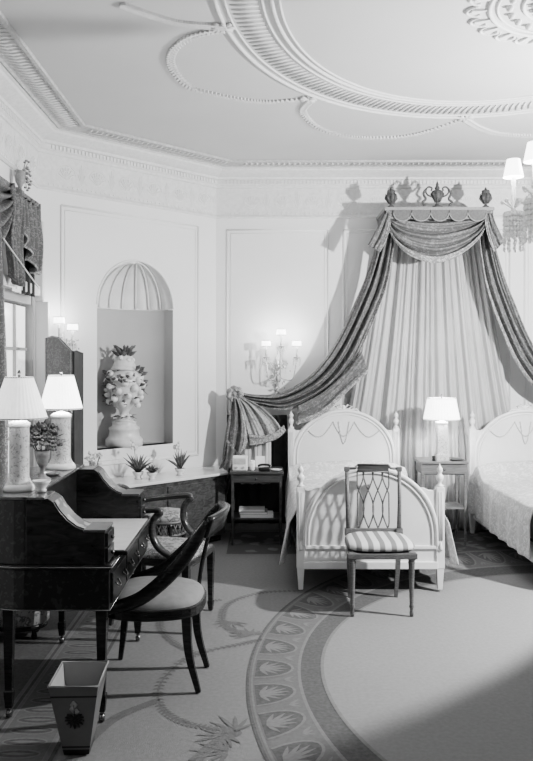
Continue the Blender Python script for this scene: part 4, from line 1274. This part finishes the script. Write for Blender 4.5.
def spiky(loc, label, n, L_, bloom, seed, pot=True):
    r = random.Random(seed)
    t = thing('potted_plant', label, 'plant', loc)
    mb = MB(); mb.lathe([(.030, 0), (.034, .006), (.022, .014), (.040, .04), (.050, .062), (.046, .062), (.02, .03)], (0, 0, 0), 18); mb.build('bowl', M['porcelain'], t)
    mb = MB(); mb.lathe([(.044, .052), (.03, .058), (.002, .06)], (0, 0, 0), 14); mb.build('soil', M['black'], t)
    mb = MB()
    for k in range(n):
        th = 2 * PI * k / n + r.uniform(-.2, .2); ph = r.uniform(.5, 1.35); l = L_ * r.uniform(.7, 1)
        d = Vector((math.cos(th) * math.cos(ph), math.sin(th) * math.cos(ph), math.sin(ph)))
        c = Vector((0, 0, .055))
        mb.tube([c, c + d * l * .5 + Vector((0, 0, .01)), c + d * l], [.008, .010, .001], 5, r2=[.002, .003, .001])
    mb.build('leaves', M['leafmid'], t)['kind'] = 'stuff'
    if bloom:
        mb = MB(); h = bloom
        mb.tube([(0, 0, .05), (-.02, -.01, h * .6), (-.035, -.01, h)], .0025, 5)
        mb.build('flower_stem', M['leafmid'], t)
        mb = MB()
        for k in range(9):
            mb.ball((-.035 + r.uniform(-.03, .03), -.01 + r.uniform(-.03, .03), h + r.uniform(-.04, .03)), r.uniform(.011, .017), seg=7, rings=5)
        mb.build('blossom', M['petal'], t)['kind'] = 'stuff'
    return t
def on_cab(px, w):
    k = (px - CX) / F; # line X=k d intersect plane offset w
    n = nD; t = tD
    # point = C1 + t*u + n*w
    a = Vector((C1[0], C1[1], 0)) + n * w
    # a.x + t.x u = k (a.y + t.y u)
    u = (k * a.y - a.x) / (t.x - k * t.y)
    p = a + t * u; return Vector((p.x, p.y, ZT))
spiky(on_cab(180, .30), 'spiky plant in a white bowl at the right of the marble top', 17, .19, .27, 2)
spiky(on_cab(138, .22), 'spiky plant with white blooms left of the niche urn base on the marble', 19, .20, .30, 8)
spiky(on_cab(152, .33), 'short bushy plant in a low bowl in the middle of the marble top', 22, .09, 0, 9)
def pale_spray(loc, label, seed):
    t = thing('flower_vase', label, 'flower vase', loc); r = random.Random(seed)
    mb = MB(); mb.lathe([(.03, 0), (.034, .01), (.028, .05), (.040, .085), (.036, .085), (.02, .04)], (0, 0, 0), 16); mb.build('vase', M['porcelain'], t)
    a, b = MB(), MB()
    for k in range(16):
        th = r.uniform(0, 2 * PI); rr = r.uniform(.02, .08); h = r.uniform(.13, .26)
        p = Vector((rr * math.cos(th), rr * math.sin(th), h)); b.tube([(0, 0, .06), p * .7 + Vector((0, 0, .03)), p], .002, 4)
        for j in range(5): a.ball(p + Vector((r.uniform(-.014, .014), r.uniform(-.014, .014), r.uniform(-.014, .014))), .011, seg=6, rings=4)
    a.build('blossoms', M['petal'], t)['kind'] = 'stuff'; b.build('stems', M['leafmid'], t)['kind'] = 'stuff'
pale_spray(on_cab(94, .20), 'pale flower spray in a small vase behind the far desk end', 6)

# ------------------------------------------------------------------ niche urn
uc0 = on_cab(124, -.02); up = Vector((uc0.x, uc0.y, zs0 + .001))
up = MfD(ucn - .04, zs0 + .001, -.13)
t = thing('lidded_urn', 'tall white lidded urn covered in moulded fruit standing in the arched niche', 'urn', up)
mb = MB(); mb.lathe([(.165, 0), (.165, .06), (.155, .07), (.14, .085), (.13, .14), (.138, .15), (.138, .165), (.115, .175), (.105, .20), (.11, .215), (.07, .225)], (0, 0, 0), 28); mb.build('pedestal', M['urn'], t)
mb = MB(); mb.lathe([(.085, .222), (.08, .235), (.045, .25), (.04, .30), (.05, .32), (.085, .36), (.125, .43), (.145, .50), (.15, .57), (.14, .625), (.115, .655), (.10, .665), (.10, .68)], (0, 0, 0), 28); ub = mb.build('urn_body', M['urn'], t)
mb = MB(); mb.lathe([(.118, .676), (.122, .69), (.11, .70), (.10, .72), (.085, .76), (.055, .80), (.02, .82), (.002, .83)], (0, 0, 0), 24); mb.build('lid', M['urn'], t)
r = random.Random(21)
fm = MB(); fm.ball((0, 0, 0), 1, seg=12, rings=8); f0 = fm.build('moulded_fruit', M['fruit'], t); first = True
spots = []
for k in range(34):
    th = k * 2.4; z = .36 + .29 * (k + .5) / 34
    rad = .105 + .055 * math.sin(PI * (z - .33) / .40)
    spots.append((rad * math.cos(th), rad * math.sin(th), z, r.uniform(.027, .036)))
for k in range(7): a = k * .9; spots.append((.075 * math.cos(a), .075 * math.sin(a), .765 + .02 * (k % 2), .022))
for k in range(6): a = k * 1.05 + .3; spots.append((.05 * math.cos(a), .05 * math.sin(a), .26, .022))
for i, (x, y, z, s) in enumerate(spots):
    o = f0 if i == 0 else f0.copy()
    if i: COL.objects.link(o)
    o.parent = t; o.location = (x, y, z); o.scale = (s, s, s)
mb = MB()
def leafy(mb, p, d, L_, w):
    p = Vector(p); d = Vector(d).normalized()
    mb.tube([p, p + d * L_ * .5 + Vector((0, 0, .006)), p + d * L_], [.003, w, .002], 6, r2=[.002, .004, .001])
for k in range(90):
    th = r.uniform(0, 2 * PI); z = r.uniform(.36, .68); rad = .10 + .06 * math.sin(PI * (z - .33) / .42)
    leafy(mb, (rad * math.cos(th), rad * math.sin(th), z), (math.cos(th + r.uniform(-.8, .8)), math.sin(th), r.uniform(-.8, .9)), r.uniform(.05, .08), .020)
for k in range(12): a = k * .52; leafy(mb, (.05 * math.cos(a), .05 * math.sin(a), .26), (math.cos(a), math.sin(a), r.uniform(-.4, .3)), .07, .014)
for k in range(16): a = k * .8; leafy(mb, (.03 * math.cos(a), .03 * math.sin(a), .79), (math.cos(a) * .7, math.sin(a) * .7, 1 if k % 2 else .5), .13 if k % 2 else .10, .018)
l = mb.build('moulded_leaves', M['leafurn'], t); l['kind'] = 'stuff'
mb = MB()
for k, a in enumerate((.3, 1.4, 2.6, 3.7, 4.9)): 
    P = [Vector((0, 0, .82)), Vector((.03 * math.cos(a), .03 * math.sin(a), .86)), Vector((.08 * math.cos(a), .08 * math.sin(a), .88)), Vector((.10 * math.cos(a), .10 * math.sin(a), .90))]
    mb.tube(spline(P, 8), [.006, .008, .010, .010, .010, .012, .012, .008, .003], 6)
mb.build('lid_knop', M['leafmid'], t)

# ------------------------------------------------------------------ folding screen
t = thing('folding_screen', 'painted folding screen with a curved top behind the far desk lamp', 'screen', (-1.50, 5.9, 0))
OS = Vector((-1.50, 5.9, 0))
pa = at(47, 400, 6.00); pb = at(72.5, 400, 5.86); pc = at(81, 400, 6.15)
for (a, b, nm, mt, tops) in ((pa, pb, 'screen_leaf', 'screen', [(0, 1.80), (.25, 1.81), (.5, 1.80), (.7, 1.76), (.85, 1.73), (1, 1.70)]), (pb, pc, 'screen_leaf', 'screen_shadowed', [(0, 1.70), (.3, 1.70), (.7, 1.69), (1, 1.69)])):
    a = Vector((a.x, a.y, 0)); b = Vector((b.x, b.y, 0)); tt = (b - a).normalized(); nn = Vector((tt.y, -tt.x, 0)); L_ = (b - a).length
    poly = [(0, .012)] + [(u * L_, z) for u, z in tops] + [(L_, .012)]
    mb = MB(); mb.prism(poly, lambda u, v, w: a + tt * u + Vector((0, 0, v)) + nn * w - OS, .014); lf = mb.build(nm, M[mt], t, bevel=.002)
    mb = MB(); P = [a + tt * u + Vector((0, 0, z)) + nn * .010 - OS for u, z in poly]
    mb.tube(P, .008, 6, close=True); mb.build('leaf_edging', M['brass' if mt == 'screen' else 'screen_shadowed'], lf)

# ------------------------------------------------------------------ sconces and chandelier
def candle_shade(mb, c, r, h):
    mb.lathe([(r * .82, 0), (r, h * .12), (r, h * .55), (r * .9, h), (r * .5, h * 1.02)], c, 16)
def sconce(c, n, label, rz, lights, e=1.6):
    t = thing('wall_sconce', label, 'sconce', c, rz, 'crystal wall sconces')
    mb = MB(); mb.lathe([(.012, -.14), (.03, -.06), (.018, 0), (.03, .05), (.018, .12), (.006, .17)], (0, -.018, 0), 14, 1, .32); mb.tube([(0, -.02, -.12), (0, -.02, -.18)], .008, 6); mb.ball((0, -.02, -.19), .016, seg=8, rings=6)
    mb.build('backplate', M['sconce'], t)
    for (x, y, z) in lights:
        mb = MB(); mb.tube(spline([(0, -.03, .0), (x * .35, y * .6, -.05), (x * .8, y, -.04), (x, y, z - .14)], 18), .006, 6)
        mb.lathe([(.006, -.15), (.032, -.135), (.034, -.13), (.008, -.125), (.010, -.12), (.010, -.03)], (x, y, z), 12)
        ar = mb.build('arm', M['sconce'], t)
        mb = MB(); candle_shade(mb, (x, y, z - .028), .044, .058); mb.build('candle_shade', M['glow'], ar)
        mb = MB(); mb.tube([(x + .044 * math.cos(2 * PI * k / 20), y + .044 * math.sin(2 * PI * k / 20), z + .028) for k in range(20)], .003, 5, close=True); mb.build('shade_rim', M['shade_trim'], ar)
        mb = MB(); mb.tube([(x + .042 * math.cos(2 * PI * k / 20), y + .042 * math.sin(2 * PI * k / 20), z - .026) for k in range(20)], .003, 5, close=True); mb.build('shade_rim', M['shade_trim'], ar)
        mb = MB()
        for k in range(10):
            a = 2 * PI * k / 10; 
            for j in range(4 if k % 2 else 2): mb.ball((x + .034 * math.cos(a), y + .034 * math.sin(a), z - .145 - .018 * j), .0065, (1, 1, 1.3), 5, 4)
        mb.build('crystal_drops', M['crystal'], ar)['kind'] = 'stuff'
    rr = random.Random(4); mb = MB()
    for k in range(60):
        x = rr.gauss(0, .05); z = rr.uniform(-.15, .12); y = -.05 - rr.uniform(0, .06)
        mb.ball((x, y, z), .0065, (1, .7, 1.5), 5, 4)
    for k in range(5):
        a = -1 + .5 * k; mb.tube(spline([(0, -.04, .02), (.07 * math.sin(a), -.08, .10), (.12 * math.sin(a), -.07, .08 + .03 * math.cos(a))], 8), .004, 5)
    mb.build('crystal_cluster', M['sconce'], t)['kind'] = 'stuff'
    for (x, y, z) in lights:
        ld = bpy.data.lights.new('candle_bulb', 'POINT'); ld.energy = e; ld.shadow_soft_size = .05
        lo = bpy.data.objects.new('candle_bulb', ld); COL.objects.link(lo); lo.parent = t; lo.location = (x, y, z + .06)
    return t
sc_c = Vector((.145, YB - .001, 1.505))
sconce(sc_c, 3, 'three-light crystal wall sconce on the panel left of the bed', 0, [(-.105, -.17, .29), (.035, -.22, .395), (.185, -.17, .29)], 1.6)
sp = MfD(u_of_px(62), 1.70, .001)
sconce(sp, 2, 'crystal wall sconce on the angled wall above the folding screen', PI / 4, [(-.11, -.14, .25), (-.0, -.16, .20)], 1.3)

ch = thing('chandelier', 'crystal chandelier with small white shades cut off at the upper right edge', 'chandelier', (1.62, 4.08, 2.3))
OZ = 2.3
mb = MB(); mb.tube([(0, 0, ZC - OZ - .003), (0, 0, .45)], .008, 8); mb.lathe([(.06, ZC - OZ - .03), (.07, ZC - OZ - .004)], (0, 0, 0), 16); mb.build('hanging_rod', M['sconce'], ch)
mb = MB(); mb.lathe([(.002, -.12), (.03, -.09), (.02, -.05), (.06, 0), (.075, .05), (.03, .10), (.02, .18), (.05, .24), (.055, .30), (.02, .36), (.03, .42), (.01, .46)], (0, 0, 0), 18); mb.build('crystal_stem', M['crystal'], ch)
def arm_at(a):
    c, s = math.cos(a), math.sin(a); R = .33
    mb = MB(); mb.tube(spline([(.04 * c, .04 * s, .02), (.15 * c, .15 * s, -.05), (.28 * c, .28 * s, -.02), (R * c, R * s, .10)], 16), .007, 6)
    mb.lathe([(.008, .09), (.045, .105), (.05, .115), (.012, .12), (.012, .30)], (R * c, R * s, 0), 14); ar = mb.build('arm', M['crystal'], ch)
    mb = MB(); shade_mesh(mb, (R * c, R * s, .30), .034, .053, .095, 20, 30); mb.lathe([(.03, .392), (.034, .394)], (R * c, R * s, 0), 16); mb.build('lamp_shade', M['glow'], ar)
    mb = MB()
    rr = random.Random(int(a * 100))
    for k in range(18):
        b = 2 * PI * k / 18
        for j in range(8 if k % 2 else 5): mb.ball((R * c + .047 * math.cos(b), R * s + .047 * math.sin(b), .10 - .026 * j), .010, (1, 1, 1.35), 6, 4)
    for j in range(12):
        f = j / 11; mb.ball((c * (.06 + .26 * f), s * (.06 + .26 * f), .28 - .16 * f - .10 * math.sin(PI * f)), .010, seg=6, rings=4)
    for j in range(9): 
        b = rr.uniform(0, 2 * PI); mb.tube([(R * c, R * s, .13), (R * c + .05 * math.cos(b), R * s + .05 * math.sin(b), .17)], .003, 4); mb.ball((R * c + .055 * math.cos(b), R * s + .055 * math.sin(b), .17), .012, seg=6, rings=4)
    mb.build('crystal_drops', M['crystal'], ar)['kind'] = 'stuff'
for k in range(6): arm_at(math.radians(30 + 60 * k))
mb = MB()
for ringr, z, n in ((.12, -.02, 24), (.18, .06, 32), (.26, .16, 40), (.24, .02, 40), (.10, .34, 20), (.07, .24, 14)):
    for k in range(n):
        a = 2 * PI * k / n
        for j in range(3): mb.ball((ringr * math.cos(a), ringr * math.sin(a), z - .028 * j), .010, (1, 1, 1.4), 6, 4)
    mb.tube([(ringr * math.cos(2 * PI * k / 30), ringr * math.sin(2 * PI * k / 30), z + .012) for k in range(30)], .004, 5, close=True)
mb.build('crystal_curtain', M['crystal'], ch)['kind'] = 'stuff'

# ------------------------------------------------------------------ lights
def light(name, kind, loc, energy, size=.1, target=None, **k):
    ld = bpy.data.lights.new(name, kind); ld.energy = energy
    if kind == 'AREA': ld.size = size
    else: ld.shadow_soft_size = size
    for a, b in k.items(): setattr(ld, a, b)
    o = bpy.data.objects.new(name, ld); COL.objects.link(o); o.location = loc
    if target is not None: o.rotation_euler = (Vector(target) - Vector(loc)).to_track_quat('-Z', 'Y').to_euler()
    return o
light('flood_lamp', 'SPOT', (2.9, 4.40, 2.25), 600, .045, (-1.5, 7.0, 1.9), spot_size=math.radians(121), spot_blend=.12)
light('camera_fill', 'AREA', (1.2, 1.6, 3.1), 13, 1.2, (1.0, 7.5, 1.6))
light('upper_fill', 'AREA', (1.2, 4.2, 1.56), 29, 4.0, (1.2, 4.2, 3.4))
light('chandelier_glow', 'POINT', (1.62, 4.08, 2.6), 1, .12)

w = bpy.data.worlds.new('World'); SC.world = w; w.use_nodes = True
w.node_tree.nodes['Background'].inputs[0].default_value = (.6, .6, .6, 1); w.node_tree.nodes['Background'].inputs[1].default_value = .3

# ------------------------------------------------------------------ camera
cd = bpy.data.cameras.new('camera'); cam = bpy.data.objects.new('camera', cd); COL.objects.link(cam)
cd.sensor_fit = 'VERTICAL'; cd.sensor_height = 36; cd.lens = F / 761 * 36
cd.shift_x = (266.5 - CX) / 761; cd.shift_y = -(380.5 - CY) / 761
cd.clip_start = .05
cam.location = (0, 0, CH); cam.rotation_euler = (PI / 2, 0, 0)
SC.camera = cam
SC.view_settings.view_transform = 'AgX'
SC.view_settings.look = 'AgX - Medium High Contrast'
SC.view_settings.exposure = .12
SC.cycles.use_denoising = True
